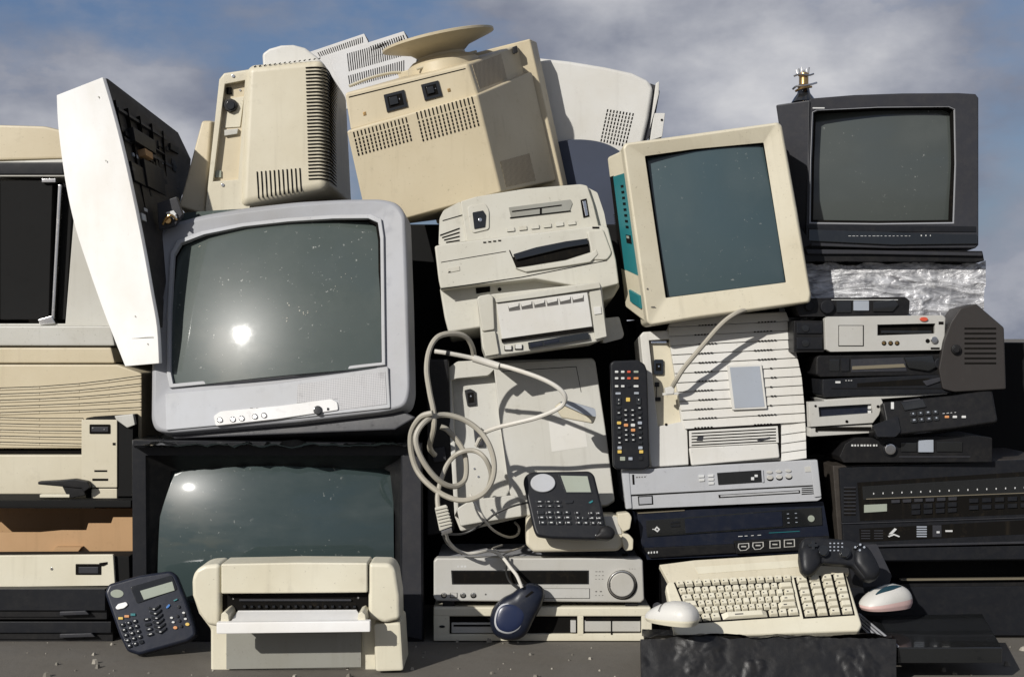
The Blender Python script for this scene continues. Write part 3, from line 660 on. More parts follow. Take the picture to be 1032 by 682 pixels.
t.part('vents', 'slot', f)
t = Thing('vent_panel', 'smaller white slotted panel behind the left-hand beige monitor, touching the larger slotted panel', 'vent panel', 345, 110, .66, (0, 0, 0), 'white slotted panels')
t.part('panel', 'panelw', lambda b: b.pp([(312, 52.5), (367, 34), (371, 42), (368, 110), (330, 110)], 0, 4, .6))
t.part('edge_flange', 'dgrey', lambda b: b.pp([(367, 34), (371, 40), (374, 60), (369, 60)], 1, 14, .4))
t.part('vents', 'slot', lambda b: (setattr(b, 'y', 0), b.slots([(319, 53), (366, 36.5), (366.5, 43.5), (322, 58)], 22, 1, .42, .85)))

# ---- laser printer
t = Thing('printer', 'warm grey laser printer with a black curved output slot, tilted above the smaller printer', 'printer', 540, 335, .03, (-6, -7, 2), 'desktop printers')
t.part('lower_body', 'printer', lambda b: b.pp([(443, 290), (612, 264), (625, 288), (618, 300), (560, 318), (452, 335), (448, 320)], 16, 120, 3, 3, seg=3))
t.part('front_body', 'printer', lambda b: (b.pp([(438, 248), (445, 246), (606, 227), (613, 229), (621, 262), (624, 286), (600, 292), (540, 281), (444, 291), (442, 282)], -3, 110, 3, 2, seg=3)))
t.part('seam', 'slot', lambda b: (b.pp([(444.5, 264), (510, 253), (510, 253.7), (444.5, 264.7)], -3.2, -2.5), b.pp([(445, 290.5), (525, 279), (612, 262), (612, 262.8), (525, 280), (445, 291.6)], -3.2, -2.5), b.pp([(514, 252), (522, 271), (521, 271.5), (513, 252.5)], -3.3, -2.5)))
t.part('output_bay', 'slot', lambda b: b.pp([(517, 259), (540, 252), (570, 245), (592, 240), (595, 254), (570, 262), (545, 266), (521, 270)], -3.6, 4, .3))
t.part('output_flap', 'gloss', lambda b: (b.pp([(517, 256), (540, 249), (570, 243), (592, 240), (593, 246), (570, 250), (545, 256), (520, 262)], -7, 2, .9), b.mat('slot').pp([(521, 263), (545, 257.5), (570, 252), (594, 248), (594.5, 253), (570, 260), (545, 264), (522, 268)], -4, 2)))
t.part('lip', 'printer', lambda b: b.pp([(519, 270), (545, 266.5), (570, 262.5), (594, 256), (601, 251), (603, 256), (595, 264), (570, 268), (530, 274)], -6, 2, 1))
t.part('corner_cover', 'printer', lambda b: (b.pp([(591, 233), (608, 230.5), (617, 255), (612, 262), (598, 262)], -5, 6, 1.6, 3, seg=3), b.mat('slot').rect(597, 228.5, 604, 230.4, -3.4, 0)))
t.part('badge', 'printer', lambda b: (b.pp([(450.5, 270.5), (463, 268), (463.5, 272.5), (451, 275)], -3.8, -2, .3, .6), b.mat('slot').pp([(452, 273.5), (454, 273.2), (454, 274.2), (452, 274.5)], -4, -3)))
t.part('indicator', 'slot', lambda b: [b.pp(quad(487 + i * 5, 243.6 - i * .6, 490 + i * 5, 245 - i * .6), -3.4, -2) for i in range(4)])
t.part('socket_hole', 'slot', lambda b: (b.pp([(479, 287), (494, 285), (494, 294), (480, 296)], 15.6, 18), b.disc(503.5, 291.6, 2, 15.5, 17, .2)))
t.part('rear_body', 'printer', lambda b: b.pp([(464, 203), (480, 198), (530, 190), (585, 185.5), (592, 187), (598, 205), (604, 229), (540, 236), (470, 244)], 10, 100, 3, 2, seg=3))
t.part('side_cover', 'printer', lambda b: b.pp([(443, 220), (447, 212), (464, 203), (471, 243), (442, 247)], 14, 90, 2.5, 2, seg=3))
t.part('side_cover', 'printer', lambda b: b.pp([(592, 189), (602, 194), (609, 215), (612, 231), (602, 231)], 16, 90, 2, 2))
t.part('side_vents', 'slot', lambda b: [b.pp([(443.5 + i * 2, 238.5 + i * 2.4 - 2), (463, 229.5 + i * 4), (463.2, 230.7 + i * 4), (443.5 + i * 2, 239.7 + i * 2.4 - 2)], 13.4, 15) for i in range(4)] + [b.pp([(446, 222), (467, 216), (467, 216.8), (446, 222.8)], 13.5, 15)])
t.part('rear_slot', 'dull', lambda b: (b.pp([(512.5, 209), (575, 201), (577, 205), (574, 213), (515, 219.5)], 9, 12, .4, 1), b.mat('slot').pp([(516, 212.6), (566, 206.2), (566, 207.4), (516, 213.8)], 8.6, 10), b.mat('slot').pp([(514, 219), (575, 212), (575, 213), (514, 220)], 8.8, 10), b.mat('slot').rect(544, 210, 546, 215.5, 8.6, 10)))
t.part('power_socket', 'black', lambda b: (b.mat('printer').pp([(471, 208), (489, 204.5), (493, 212), (493, 231), (476, 235), (473, 225)], 8.4, 12, .8, 3), b.mat('gloss').pp([(476, 214), (487, 212), (490, 217), (489, 229), (478, 231)], 7.5, 12, .4, 1), b.mat('chrome').disc(484, 221.5, 2, 6.5, 9, .5)))
buttons(t, 'button', [(508, 228.5), (582, 220.5), (583, 227), (509, 235)], 6, 1, 'printer', 10, 1.6, .62, .62, .6)
buttons(t, 'button', [(508.5, 232.5), (582.5, 224.5), (583, 226.5), (509, 234.6)], 6, 1, 'slot', 10, 1.3, .62, .5, 0)
t.part('handle_hole', 'chrome', lambda b: (b.mat('slot').pp([(585, 201.5), (591, 200), (594, 218), (588, 219.5)], 9, 12, .3), b.mat('chrome').pp([(587, 203), (590.5, 202), (593, 217), (590, 218)], 7.8, 10, .5)))

# ---- small printer
t = Thing('printer', 'smaller grey printer with six vents and a dark lower slot, under the laser printer', 'printer', 550, 352, -.03, (-3, -7, 2), 'desktop printers')
t.part('body', 'printer', lambda b: b.pp([(481, 299), (497, 296), (604, 284), (607, 290), (612, 340), (600, 345), (490, 360), (486, 350)], 2, 80, 2, 2, seg=3))
t.part('side_cover', 'printer', lambda b: (b.pp([(480.5, 301), (483, 298), (494, 296), (497, 299), (498.5, 332), (486, 334)], -3, 6, 1.4, 2), b.pp([(486, 335), (499, 333.5), (503, 356.5), (489, 359)], -2, 6, 1.2, 1)))
t.part('lid', 'printer', lambda b: b.pp([(499, 301), (540, 294), (604, 284.5), (605.5, 290), (545, 299), (500, 305)], -4, 6, 1.4, 1))
t.part('front_flap', 'offwhite', lambda b: b.pp([(500, 306), (592, 294.5), (597, 329), (506, 341.5)], -1.5, 5, 1, 1))
def f(b):
    for i in range(6):
        q = sub([(511, 306.5), (589, 297), (589.5, 303.5), (512.5, 313.8)], i / 6 + .008, (i + 1) / 6 - .012, 0, 1)
        b.mat('ink').pp(q, -1.7, 1); a, c, d, e = q
        b.mat('offwhite').pp([a, c, (c[0] - .5, (c[1] + d[1]) / 2 - .2), (a[0] + 1.5, (a[1] + e[1]) / 2 + .6)], -2.6, 1, .4)
t.part('vents', 'slot', f)
t.part('slot', 'slot', lambda b: (b.pp([(505, 341.5), (598, 329.5), (598, 333), (506, 345)], -1, 4), b.mat('gloss').pp([(532, 345), (592.5, 335), (594.5, 341.5), (533, 351.5)], -1.6, 3, .3), b.mat('navy').pp([(534, 346.5), (546, 344.5), (547, 348), (535, 350)], -2.2, 0, .3), b.pp([(548, 344), (563, 341.6), (564, 344.4), (549, 347)], -2.2, 0, .3)))
t.part('side_panel', 'printer', lambda b: b.pp([(594, 294), (605.5, 292), (611.5, 339), (600, 342)], -1.6, 5, 1, 1))
t.part('button', 'offwhite', lambda b: b.pp([(598, 309.5), (605.5, 308.5), (606.5, 316), (599, 317)], -2.8, 0, .5, .6))
for x, y in ((509, 348), (519.5, 347)): t.part('button', 'offwhite', lambda b: (b.mat('slot').pp(quad(x - .6, y + .3, x + 7.2, y + 5.3), .8, 3), b.mat('offwhite').pp(quad(x, y, x + 6.5, y + 4.4), -.8, 3, .5, .8)))
t = Thing('grey_tray', 'plain grey paper tray wedged below the right side of the laser printer', 'paper tray', 612, 345, .06, (0, -6, 0))
t.part('tray', 'grey', lambda b: b.pp([(606, 321), (624, 319), (629, 337), (627, 341), (608, 346)], 0, 70, 1.2, 2))

# ---- flat panel shell (base of a printer)
t = Thing('broken_printer', 'upright light grey printer base with a recessed left channel, behind the looped cables', 'printer base', 540, 522, .06, (-10, -4, 0))
FP = [(450, 372), (462, 364), (597, 360.5), (600, 364), (610, 430), (619.5, 505), (612, 510), (545, 516), (464, 535), (458, 520), (454, 440)]
t.part('panel', 'grey', lambda b: (b.pp([(497, 366), (597, 361), (600, 364), (610, 430), (619.5, 504), (612, 509), (530, 514), (514, 498), (503, 420)], 0, 30, 1.8, 2, seg=3),
    b.pp(FP, 14, 36, 1.2, 2), b.pp([(450, 372), (461, 364), (497, 362), (500, 370), (492, 378), (460, 381), (452, 384)], 0, 18, 1.2, 2),
    b.pp([(450, 380), (455, 380), (462, 512), (458, 520)], 0, 18, 1), b.pp([(460, 512), (475, 503), (520, 498), (540, 508), (540, 518), (486, 526), (464, 530)], 0, 18, 1.6, 2)))
t.part('panel_groove', 'slot', lambda b: b.pp([(505, 374), (581, 369), (586, 395), (585.4, 395), (580.5, 369.7), (505, 374.6)], -.15, .5))
t.part('label', 'offwhite', lambda b: b.pp([(553, 424), (588, 420), (592, 450), (556, 455)], -.2, .4))
t.part('power_socket', 'gloss', lambda b: (b.mat('black').pp([(468, 393), (474, 391.5), (479, 394), (480, 408), (471, 409)], 11, 15, .5, 1), b.mat('slot').pp([(471, 396), (477, 395), (478, 405), (472, 406)], 10.5, 12, .3), b.mat('chrome').disc(474.5, 399, .8, 10, 12)))
t.part('bracket', 'dgrey', lambda b: (b.pp([(477, 431), (486, 431), (487, 449), (479, 449)], 8, 15, .8), b.mat('chrome').disc(478, 472, 1, 13, 15), b.disc(482, 480, 1, 13, 15)))
t = Thing('black_casing', 'narrow black plastic casing standing between the cabinet television and the printer base', 'plastic casing', 443, 540, .1)
t.part('casing', 'black', lambda b: (b.pp([(430, 362), (452, 362), (458, 535), (430, 540)], 0, 80, 2), b.mat('dgrey').pp([(434, 452), (448, 450), (450, 464), (437, 466)], -4, 1, 1)))

# ---- cables
def cable(name, label, path, r, mat, group=None, n=8):
    t = Thing(name, label, 'cable', path[0][0], path[0][1], path[0][2], (0, 0, 0), group)
    t.part('cord', mat, lambda b: b.tube([t.w(*p) for p in path], r, n, 6)); return t
Y = -.10
grey_c = plastic('grey_cable_rubber', (.34, .32, .27), .5, .2); whitec = plastic('pale_cable_rubber', (.55, .53, .48), .45, .2); blackc = plastic('black_cable_rubber', (.02, .02, .02), .4, .2)
A = [(478, 361, -.02), (476, 350, -.04), (470, 340, -.06), (458, 336, -.08), (442, 339, -.10), (433, 352, -.11), (430, 372, -.12), (433, 395, -.13), (437, 415, -.14), (437, 432, -.15), (433, 450, -.12), (438, 458, -.08)]
t = cable('monitor_cable', 'thick looped grey monitor cable hanging from the small printer with a plug above the receiver', A, 2.7, grey_c, 'loose grey cables')
LOOP = [(436, 416, -.16), (424, 420, -.15), (415, 434, -.13), (414, 452, -.12), (419, 471, -.12), (430, 486, -.13), (448, 499, -.14), (467, 504, -.15), (486, 498, -.16), (496, 484, -.15), (498, 466, -.14), (492, 446, -.13), (480, 431, -.12), (463, 421, -.12), (444, 418, -.13), (428, 425, -.16), (419, 441, -.17), (425, 462, -.17), (440, 482, -.16), (456, 490, -.14), (468, 484, -.12), (470, 468, -.11), (466, 452, -.10), (452, 434, -.09), (444, 430, -.09)]
t.part('cord', grey_c, lambda b: b.tube([t.w(*p) for p in LOOP], 2.7, 8, 6))
L2 = [(442, 515, -.15), (441, 500, -.14), (445, 482, -.12), (452, 466, -.11), (463, 456, -.12), (478, 454, -.12), (489, 462, -.13), (495, 478, -.12), (492, 492, -.10)]
t.part('cord', grey_c, lambda b: b.tube([t.w(*p) for p in L2], 2.4, 8, 6))
t.part('plug', 'printer', lambda b: (b.box8([(438, 511, -.17), (450, 508, -.17), (456, 530, -.17), (443, 535, -.17)], [(438, 511, -.13), (450, 508, -.13), (456, 530, -.13), (443, 535, -.13)], 1.2, 2), [b.box8([(438.5 + i * .9, 513 + i * 3.2, -.173), (451 + i * .9, 510 + i * 3.2, -.173), (451 + i * .9, 511 + i * 3.2, -.173), (438.5 + i * .9, 514 + i * 3.2, -.173)], [(438.5 + i * .9, 513 + i * 3.2, -.16), (451 + i * .9, 510 + i * 3.2, -.16), (451 + i * .9, 511 + i * 3.2, -.16), (438.5 + i * .9, 514 + i * 3.2, -.16)]) for i in range(6)], b.mat('chrome').box8([(444, 535, -.165), (455, 531, -.165), (456, 536, -.165), (446, 539, -.165)], [(444, 535, -.14), (455, 531, -.14), (456, 536, -.14), (446, 539, -.14)], .5)))
Bp = [(438, 354, -.11), (452, 356, -.11), (477, 361, -.10), (495, 366, -.10), (515, 371, -.12), (542, 380, -.14), (560, 389, -.15), (569, 398, -.15), (568, 407, -.14), (558, 414, -.13), (540, 421, -.11), (520, 426, -.10), (500, 431, -.08), (487, 437, -.06), (480, 449, -.04)]
t = cable('connector_cable', 'pale grey cable bending back under a flat connector, in front of the printer base', Bp, 2.2, whitec, 'loose grey cables')
t.part('sleeve', whitec, lambda b: b.tube([t.w(477, 361, -.105), t.w(490, 365, -.105), t.w(503, 369, -.11)], 3.6, 10, 4))
t.part('ferrule', 'black', lambda b: b.tube([t.w(449.5, 355.6, -.11), t.w(453, 356.3, -.11)], 2.8, 8, 1))
t = Thing('connector_plug', 'cream and grey ribbed connector housing resting on the printer base beside the cable bend', 'connector', 580, 424, .0, (0, -22, 0))
t.part('housing', 'cream', lambda b: (b.pp([(559, 410), (566, 404.5), (597, 414), (601, 420), (598, 427), (566, 421)], -24, -13, 2.6, 2, seg=3), b.mat('label').pp([(564, 406), (571, 403.5), (600, 412), (601, 420), (590, 418)], -27, -18, 1.5, 2)))
cable('thin_cable', 'thin pale cable curling on top of the silver receiver', [(474, 498, .0), (479, 508, -.03), (486, 520, -.04), (494, 531, -.02), (504, 538, .03), (514, 541, .08), (522, 538, .12), (523, 531, .13), (519, 526, .16)], 1.3, whitec, 'loose thin cords')
cable('black_cable', 'thin black cord running from the dark organizer to the grey plug', [(532, 506, -.06), (516, 510, -.04), (500, 517, -.03), (488, 526, -.03), (476, 534, -.02), (464, 538, -.02), (452, 538, -.03)], 1.1, blackc, 'loose thin cords')
cable('black_cable', 'thin black cord dropping from the grey plug onto the silver receiver', [(446, 538, -.13), (450, 546, -.08), (457, 553, -.02), (466, 558, -.005)], 1.2, blackc, 'loose thin cords')
cable('thin_cable', 'small bundle of pale wire ends on the receiver next to the cream cradle', [(506, 549, .12), (496, 553, .05), (508, 556, .02), (524, 552, .08), (530, 549, .15)], 1.0, whitec, 'loose thin cords')

t = Thing('shadow_sheet', 'dark slate shadow sheet added in front of the curved off-white shell', 'shadow sheet', 592, 240, .53, (0, 0, 0))  # added dark sheet; its arc and slate tone stand in for a cast shadow
t.part('cover', plastic('shadow_slate', (.045, .055, .085), .6, .3, dirtc=(.06, .06, .07), spec=.25), lambda b: b.pp(smooth([(548, 148, 0), (562, 143, 0), (580, 140.5, 0), (600, 142, 0), (616, 147, 0), (630, 156, 0)], 4) and [(p.x, p.y) for p in smooth([(548, 148, 0), (562, 143, 0), (580, 140.5, 0), (600, 142, 0), (616, 147, 0), (630, 156, 0)], 4)] + [(634, 240), (546, 240)], 0, 6, 1.2))
# ================================================================ RIGHT AND BOTTOM
# ---- organizer on its cradle
t = Thing('cordless_cradle', 'cream plastic cradle lying on the silver receiver under the dark organizer', 'cradle', 584, 557, -.03, (-4, 0, 0))
t.part('base', 'cream', lambda b: b.pp([(530, 523), (536, 519), (622, 519), (629, 524), (630, 548), (623, 555), (538, 556.5), (530, 549)], 0, 60, 3.4, 3, seg=4))
t.part('deck', 'grey', lambda b: b.pp([(538, 521), (622, 520), (627, 538), (540, 540)], -1, 3, .8, 2))
t.part('peg', 'cream', lambda b: (b.pp([(622, 517), (634, 516), (637, 521), (635, 533), (628, 536), (623, 528)], -4, 20, 1.6, 2), b.pp([(627, 537), (634, 538), (638.5, 543), (638, 554), (630, 555), (627, 546)], -5, 20, 1.4, 2)))
t = Thing('organizer', 'charcoal electronic organizer with round silver disc and rows of keys, on the cream cradle', 'organizer', 575, 543, -.09, (-22, -1, 0), 'loose handsets and pads')
t.part('body', 'char', lambda b: (b.pp([(527.3, 485), (529, 479), (535, 475), (594, 474), (599, 478), (605, 502), (611, 530), (618, 533), (619, 539), (614, 543.5), (556, 541.8), (541, 539.5), (538, 533)], 0, 9, 2.6, 3, seg=4)))
t.part('corner_grip', 'black', lambda b: b.pillow([(606, 531), (612, 529.5), (618, 532.5), (619.5, 538), (615, 543), (600, 542), (603, 536)], 0, 3.4, 6))
t.part('speaker_disc', 'silver2', lambda b: b.pp(circ(547.2, 486.2, 12.6, 36, 9.4), -2.6, 2, 1.2))
t.part('display', 'gloss', lambda b: (b.pp([(562.5, 477.6), (593, 478.2), (597.5, 497), (570, 497)], -.6, 2, .4, 1), b.mat('lcd').pp([(565, 479), (592, 479.6), (595.6, 495.6), (571, 495.6)], -.9, 0)))
buttons(t, 'key', [(538.5, 503), (566, 503), (568, 512), (541, 512)], 3, 2, 'gloss', 0, 1.3, .74, .5, .6, mark='mark')
buttons(t, 'key', [(540, 513.5), (575, 513.5), (577.5, 529), (543, 529)], 4, 3, 'gloss', 0, 1.6, .74, .66, .9, mark='mark')
buttons(t, 'key', [(577.5, 514), (606, 514.5), (609, 529.5), (580, 529)], 4, 3, 'gloss', 0, 1.6, .66, .62, .9, mark='mark', skip=[(1, 0)])
t.part('key', 'gloss', lambda b: b.pp([(568, 504), (578, 503.6), (577, 506.6), (570, 507)], -1.3, 1, .4, 1))
t.part('key', 'teal', lambda b: b.pp([(593, 506), (597, 503.6), (598, 505), (595, 507)], -1, 1, .3))
t.part('brand_strip', 'mark', lambda b: dashes(b, [(600, 538), (612, 538.4), (612, 540.4), (600, 540)], 4, -.2))

# ---- silver receiver
t = Thing('receiver', 'silver receiver with long dark display and big round knob, on the beige desktop computer', 'receiver', 542, 607.5, 0, (0, 0, 0), 'drives and players')
t.part('front_panel', 'champ', lambda b: b.pp([(437, 565), (440, 562), (645, 562), (648, 565), (649.5, 604), (646, 607), (440, 605.5), (437, 602)], 0, 14, 2.6, 1, seg=4))
t.part('casing', 'silver', lambda b: (b.rect(440, 563.5, 645, 605, 14, 118, 1)))
t.part('display', 'gloss', lambda b: (b.pp([(454.5, 574.4), (593.5, 574.4), (593.5, 588.4), (455.5, 588.6)], -.5, 3, .3), b.mat('slot').pp([(456, 575.6), (592, 575.6), (592, 587.4), (457, 587.4)], -.7, 3)))
t.part('front_flap', 'champ', lambda b: (b.mat('slot').rect(547.5, 592.6, 594.5, 602.8, -.15, 1), b.mat('champ').rect(548, 593, 594, 602.4, -.6, 1, .3)))
t.part('volume_knob', 'champ', lambda b: (b.mat('slot').disc(627, 589, 15, -.3, 1, 0, 40), b.mat('chrome').disc(627, 589, 14.2, -3.4, 1, 1.2, 40), b.mat('champ').disc(627, 589, 12, -4.4, 0, 1, 40), b.mat('slot').rect(614.6, 587, 616.4, 591, -4.0, 0)))
for x in (447.4, 466.6, 477): t.part('button', 'champ', lambda b: (b.mat('slot').disc(x, 599.6, 2.9, -.2, 1), b.mat('chrome').disc(x, 599.4, 2.3, -2, 1, .7)))
t.part('button', 'champ', lambda b: (b.mat('slot').rect(453.5, 597, 461, 602.2, -.2, 1), b.mat('champ').rect(454, 597.4, 460.5, 601.6, -1.2, 1, .4)))
t.part('printed_marks', 'ink', lambda b: (dashes(b, quad(461, 569.5, 471, 571.5), 3, 0, 'mark', .9), dashes(b, quad(600, 575, 610, 576.4), 3, 0, 'ink'), dashes(b, quad(600, 579, 610, 580.2), 3, 0, 'ink'), dashes(b, quad(600, 582.6, 610, 583.8), 3, 0, 'ink'), dashes(b, quad(600, 594.6, 609, 596.8), 2, 0, 'ink'), dashes(b, quad(600, 599, 610, 600.2), 3, 0, 'ink'), dashes(b, quad(634, 572.4, 642, 573.4), 3, 0, 'ink'), b.disc(489.5, 598.6, .9, -.2, 1)))
t.part('top_slots', 'slot', lambda b: b.box8([(627, 558.5, .02), (633, 558.5, .02), (633, 559.6, .02), (627, 559.6, .02)], [(627, 557.5, .03), (633, 557.5, .03), (633, 559.6, .03), (627, 559.6, .03)]))
for x in (452, 636): t.part('foot', 'black', lambda b: b.rect(x - 6, 605, x + 6, 610.5, 4, 16, .5))
# ---- desktop computer
t = Thing('desktop_computer', 'flat beige desktop computer with open drive bays, on the ground under the silver receiver', 'desktop computer', 546, 646, 0, (0, 0, 0))
t.part('casing', 'ivory', lambda b: b.rect(437, 610.8, 655, 645.6, 8, 150, 1))
t.part('front_panel', 'ivory', lambda b: (b.pp([(437, 611.5), (656, 611.5), (657, 621), (437, 621)], -1, 9, 1.6, seg=3), b.pp([(437, 639), (657, 638), (657, 645.6), (437, 645.6)], -1, 9, 1), b.pp([(437, 620), (453, 620), (453, 640), (437, 640)], -1, 9, .8), b.pp([(582, 620), (588, 620), (588, 640), (582, 640)], -1, 9, .5), b.pp([(646.5, 620), (657, 620), (657, 640), (646.5, 640)], -1, 9, .8)))
t.part('drive_bay', 'slot', lambda b: (b.rect(452, 619, 648, 640, 3, 8.4), b.mat('champ').rect(455, 627, 498, 637.5, 1.6, 4, .6), b.mat('slot').rect(457, 629, 496, 631, 1.3, 2), b.mat('champ').rect(575, 625, 580.5, 637, -1, 4, .6)))
t.part('drive_bay', 'champ', lambda b: (b.rect(589, 624.6, 645.5, 636, 1.6, 4, .6), b.mat('slot').rect(590, 622, 645, 625.4, 1.2, 3), b.rect(615.6, 624, 616.8, 637, 1, 3), b.disc(616.5, 638.4, 1, -1.3, 0)))
t.part('badge', 'char', lambda b: b.pp(circ(445.5, 631, 3, 16, 1.3), -1.5, 0, .2))

# ---- blue mouse and its cable
t = Thing('mouse', 'dark blue mouse hanging by its white cable in front of the silver receiver', 'computer mouse', 520, 650, -.055, (-10, 0, 0), 'computer mice')
MO = [(525.5, 590), (535, 587.5), (545, 591), (548.5, 599), (545, 611), (538, 624), (531, 637), (522, 643.5), (509, 644), (498.5, 638), (494.5, 627), (496.5, 614), (506, 603), (517, 597)]
t.part('body', 'navy', lambda b: b.pillow(MO, 0, 11, 10, .45, 4))
def sc_out(P, k, dx=0, dy=0):
    cx = sum(p[0] for p in P) / len(P); cy = sum(p[1] for p in P) / len(P); return [(cx + (x - cx) * k + dx, cy + (y - cy) * k + dy) for x, y in P]
BL = [(506, 610), (516, 608), (524, 611), (529, 618), (527, 627), (521, 634), (512, 637), (503, 634), (499.5, 627), (501, 617)]
t.part('rim', 'silver2', lambda b: b.pillow(sc_out(BL, 1.07), -9.2, 2.4, 4, .3, 1))
t.part('palm_pad', plastic('dark_blue_pad', (.010, .017, .05), .3, .15), lambda b: b.pillow(sc_out(BL, 1.0), -9.6, 2.6, 5, .3, 1))
t.part('scroll_slot', 'slot', lambda b: b.pp([(526, 603), (536, 595), (538, 596), (528, 605)], -10.6, -6, .5))
cable('mouse_cable', 'white mouse cable crossing the receiver top and dropping to the blue mouse', [(449, 536, -.13), (452, 545, -.1), (460, 553.5, -.03), (470, 557.5, -.012), (482, 556.5, -.0), (493, 554.6, .02), (501, 557, -.0), (508, 563, -.02), (514, 571, -.035), (521, 580, -.05), (526, 592, -.06)], 1.7, whitec, 'loose grey cables')
cable('black_cable', 'thin black cord curling behind the blue mouse across the dark receiver display', [(512, 560, -.012), (510, 568, -.02), (511, 580, -.02), (516, 588, -.025), (524, 594, -.04)], 1.1, blackc, 'loose thin cords')

# ---- remote
t = Thing('remote_control', 'black remote control covered in small coloured buttons, upright beside the white ridged printer', 'remote control', 637, 474, -.02, (-4, -3, 0), 'loose handsets and pads')
t.part('body', 'char', lambda b: b.pp([(615, 366), (618, 363.5), (643, 362.5), (650, 367), (652.5, 374), (655, 470), (650, 473), (622, 473), (618, 470)], 0, 10, 2, 2, seg=3))
def rb(n, x, y, w_, h_, m): t.part(n, m, lambda b: b.pp(quad(x - w_, y - h_, x + w_, y + h_), -1.2, 1, .3, .6))
for j, (y, row) in enumerate(((374.5, ('mark', 'mark', 'red', 'lcd')), (381, ('mark', 'mark', 'red', 'orange')), (389, ('mark', 'mark', 'char', 'mark')))):
    for i, m in enumerate(row): rb('button', 621.5 + i * 6.2 + (1 if i == 3 else 0), y, 1.7 if i < 3 else 2.4, 1.1, m)
rb('button', 623, 396.3, 2.6, 1.1, 'label'); rb('button', 641.5, 396, 2.4, 1.1, 'label')
rb('button', 633, 402.5, 2, 2, 'yellow')
for x in (623.5, 643.6): rb('button', x, 404, 2.6, 3.6, 'gloss'); rb('mark', x, 402.6, .8, 1, 'mark'); rb('mark', x, 406.4, .9, .8, 'mark')
for j in range(9):
    for i in range(4):
        y = 411 + j * 5 + (2.2 if i in (1, 2) else 0); x = 623.6 + i * 7 + j * .12
        if j > 6 and i in (1, 2): continue
        m = {(3, 0): 'yellow', (3, 2): 'mark', (3, 3): 'label', (4, 2): 'orange', (3, 1): 'orange', (8, 0): 'label', (8, 3): 'label'}.get((j, i), 'gloss')
        b = t.b(); b.mat(m).pp(quad(x - 2.1, y - 1.5, x + 2.1, y + 1.5), -1.5, 1, .3, .9)
        if m == 'gloss' and random.random() < .8: b.mat('mark').pp(quad(x - 1.1, y - .7, x + .9, y + .3), -1.65, -1)
        b.build('button', t.o)
rb('button', 624.5, 455, 2, 1.6, 'yellow'); rb('button', 646.3, 455, 2, 1.6, 'yellow')
rb('button', 627.5, 462, 2.6, 2, 'lcd'); rb('button', 635.5, 462, 2, 1.5, 'label'); rb('button', 645.8, 461.6, 2, 2, 'gloss')

# ---- white ridged printer
t = Thing('printer', 'off-white printer housing with horizontal louvres and a grey label, standing on the silver disc player', 'printer', 737, 470, .02, (-7, -1, 1), 'desktop printers')
t.part('base_shell', 'offwhite', lambda b: (b.ring([(645, 338), (648, 334.5), (700, 331), (715, 467), (657, 471), (655, 462), (651, 400)], [(654, 343), (684, 341), (690, 424), (663, 429.5)], 2, 60, 1.8, seg=3, ro=1), b.mat('cream').pp([(655, 346), (690, 344), (694, 428), (663, 430)], 9, 20)))
t.part('power_socket', 'gloss', lambda b: (b.pp(arc_round(quad(658.8, 362, 668.8, 377.5), 2), 6, 11, .6), b.mat('slot').rect(661, 366, 666.5, 373.5, 5.6, 8), b.mat('chrome').disc(664, 369, .9, 5.2, 8)))
t.part('fittings', 'black', lambda b: (b.rect(660, 385, 664.5, 389.5, 7, 12, .4), b.rect(660.5, 400, 666, 404, 7, 12, .4), b.rect(661.4, 389, 662, 401, 8, 12), b.mat('chrome').rect(656, 343.4, 672, 346, 5, 12, .5), b.mat('slot').disc(671.5, 427.6, 1.4, 1.6, 4)))
LX = [(318, 679), (331, 672.8), (353, 676.4), (387, 682), (419, 687), (434, 691), (470, 693)]
RX = [(312, 791), (317, 794), (347, 800.7), (379, 808), (411, 811), (430, 812), (462, 813)]
def itp(T, y):
    for (a, b_), (c, d) in zip(T, T[1:]):
        if y <= c: return b_ + (d - b_) * max(0, (y - a) / (c - a))
    return T[-1][1]
t.part('core', 'offwhite', lambda b: b.pp([(679, 319), (791, 313.6), (801.5, 352), (808.5, 380), (812, 462), (693, 469), (683, 400), (674, 333)], 2.6, 90, 2, seg=2, back=.95))
def f(b):
    def louv(yl, yr, hl, hr, x0=None):
        xs = [x0 or itp(LX, yl), itp(RX, yr), itp(RX, yr + hr), x0 or itp(LX, yl + hl)]
        nr = [t.p(xs[0], yl, .9), t.p(xs[1], yr, .9), t.p(xs[2], yr + hr, -.9), t.p(xs[3], yl + hl, -.9)]
        b.prism3(nr, [V((q.x, 8 * U, q.z)) for q in nr], .5, 2)
    for i in range(12): louv(320.5 + i * 9.35, 314.5 + i * 9.25, 8.8, 8.7)
    for i in range(4): louv(434.5 - 5.6 + i * 9.0, 425.5 + i * 9.0, 8.95, 8.95, 787.5)
t.part('louvres', 'offwhite', f)
for col in (0, 1):
    def f(b):
        for i in range(12):
            x0 = ((700, 760) if i % 2 else (704, 764))[col]
            for k in range(6):
                x = x0 + k * 3.2 + random.uniform(-.2, .2); y = 320.5 + i * 9.35 - (x - 680) * .052 + 7.2
                if not (733 < x < 774 and 366 < y < 414): b.pp(quad(x, y + .8, x + 1.9, y + 1.8), -1.4, 0)
    t.part('vents', 'slot', f)
t.part('label', 'label', lambda b: (b.mat('offwhite').pp([(733, 368), (767.5, 366.6), (773, 411.5), (738.4, 413)], -3.2, 2, .4, 1), b.mat('label').pp([(735.5, 370), (765.5, 368.8), (770.5, 409.6), (740.5, 411.2)], -3.6, 0)))
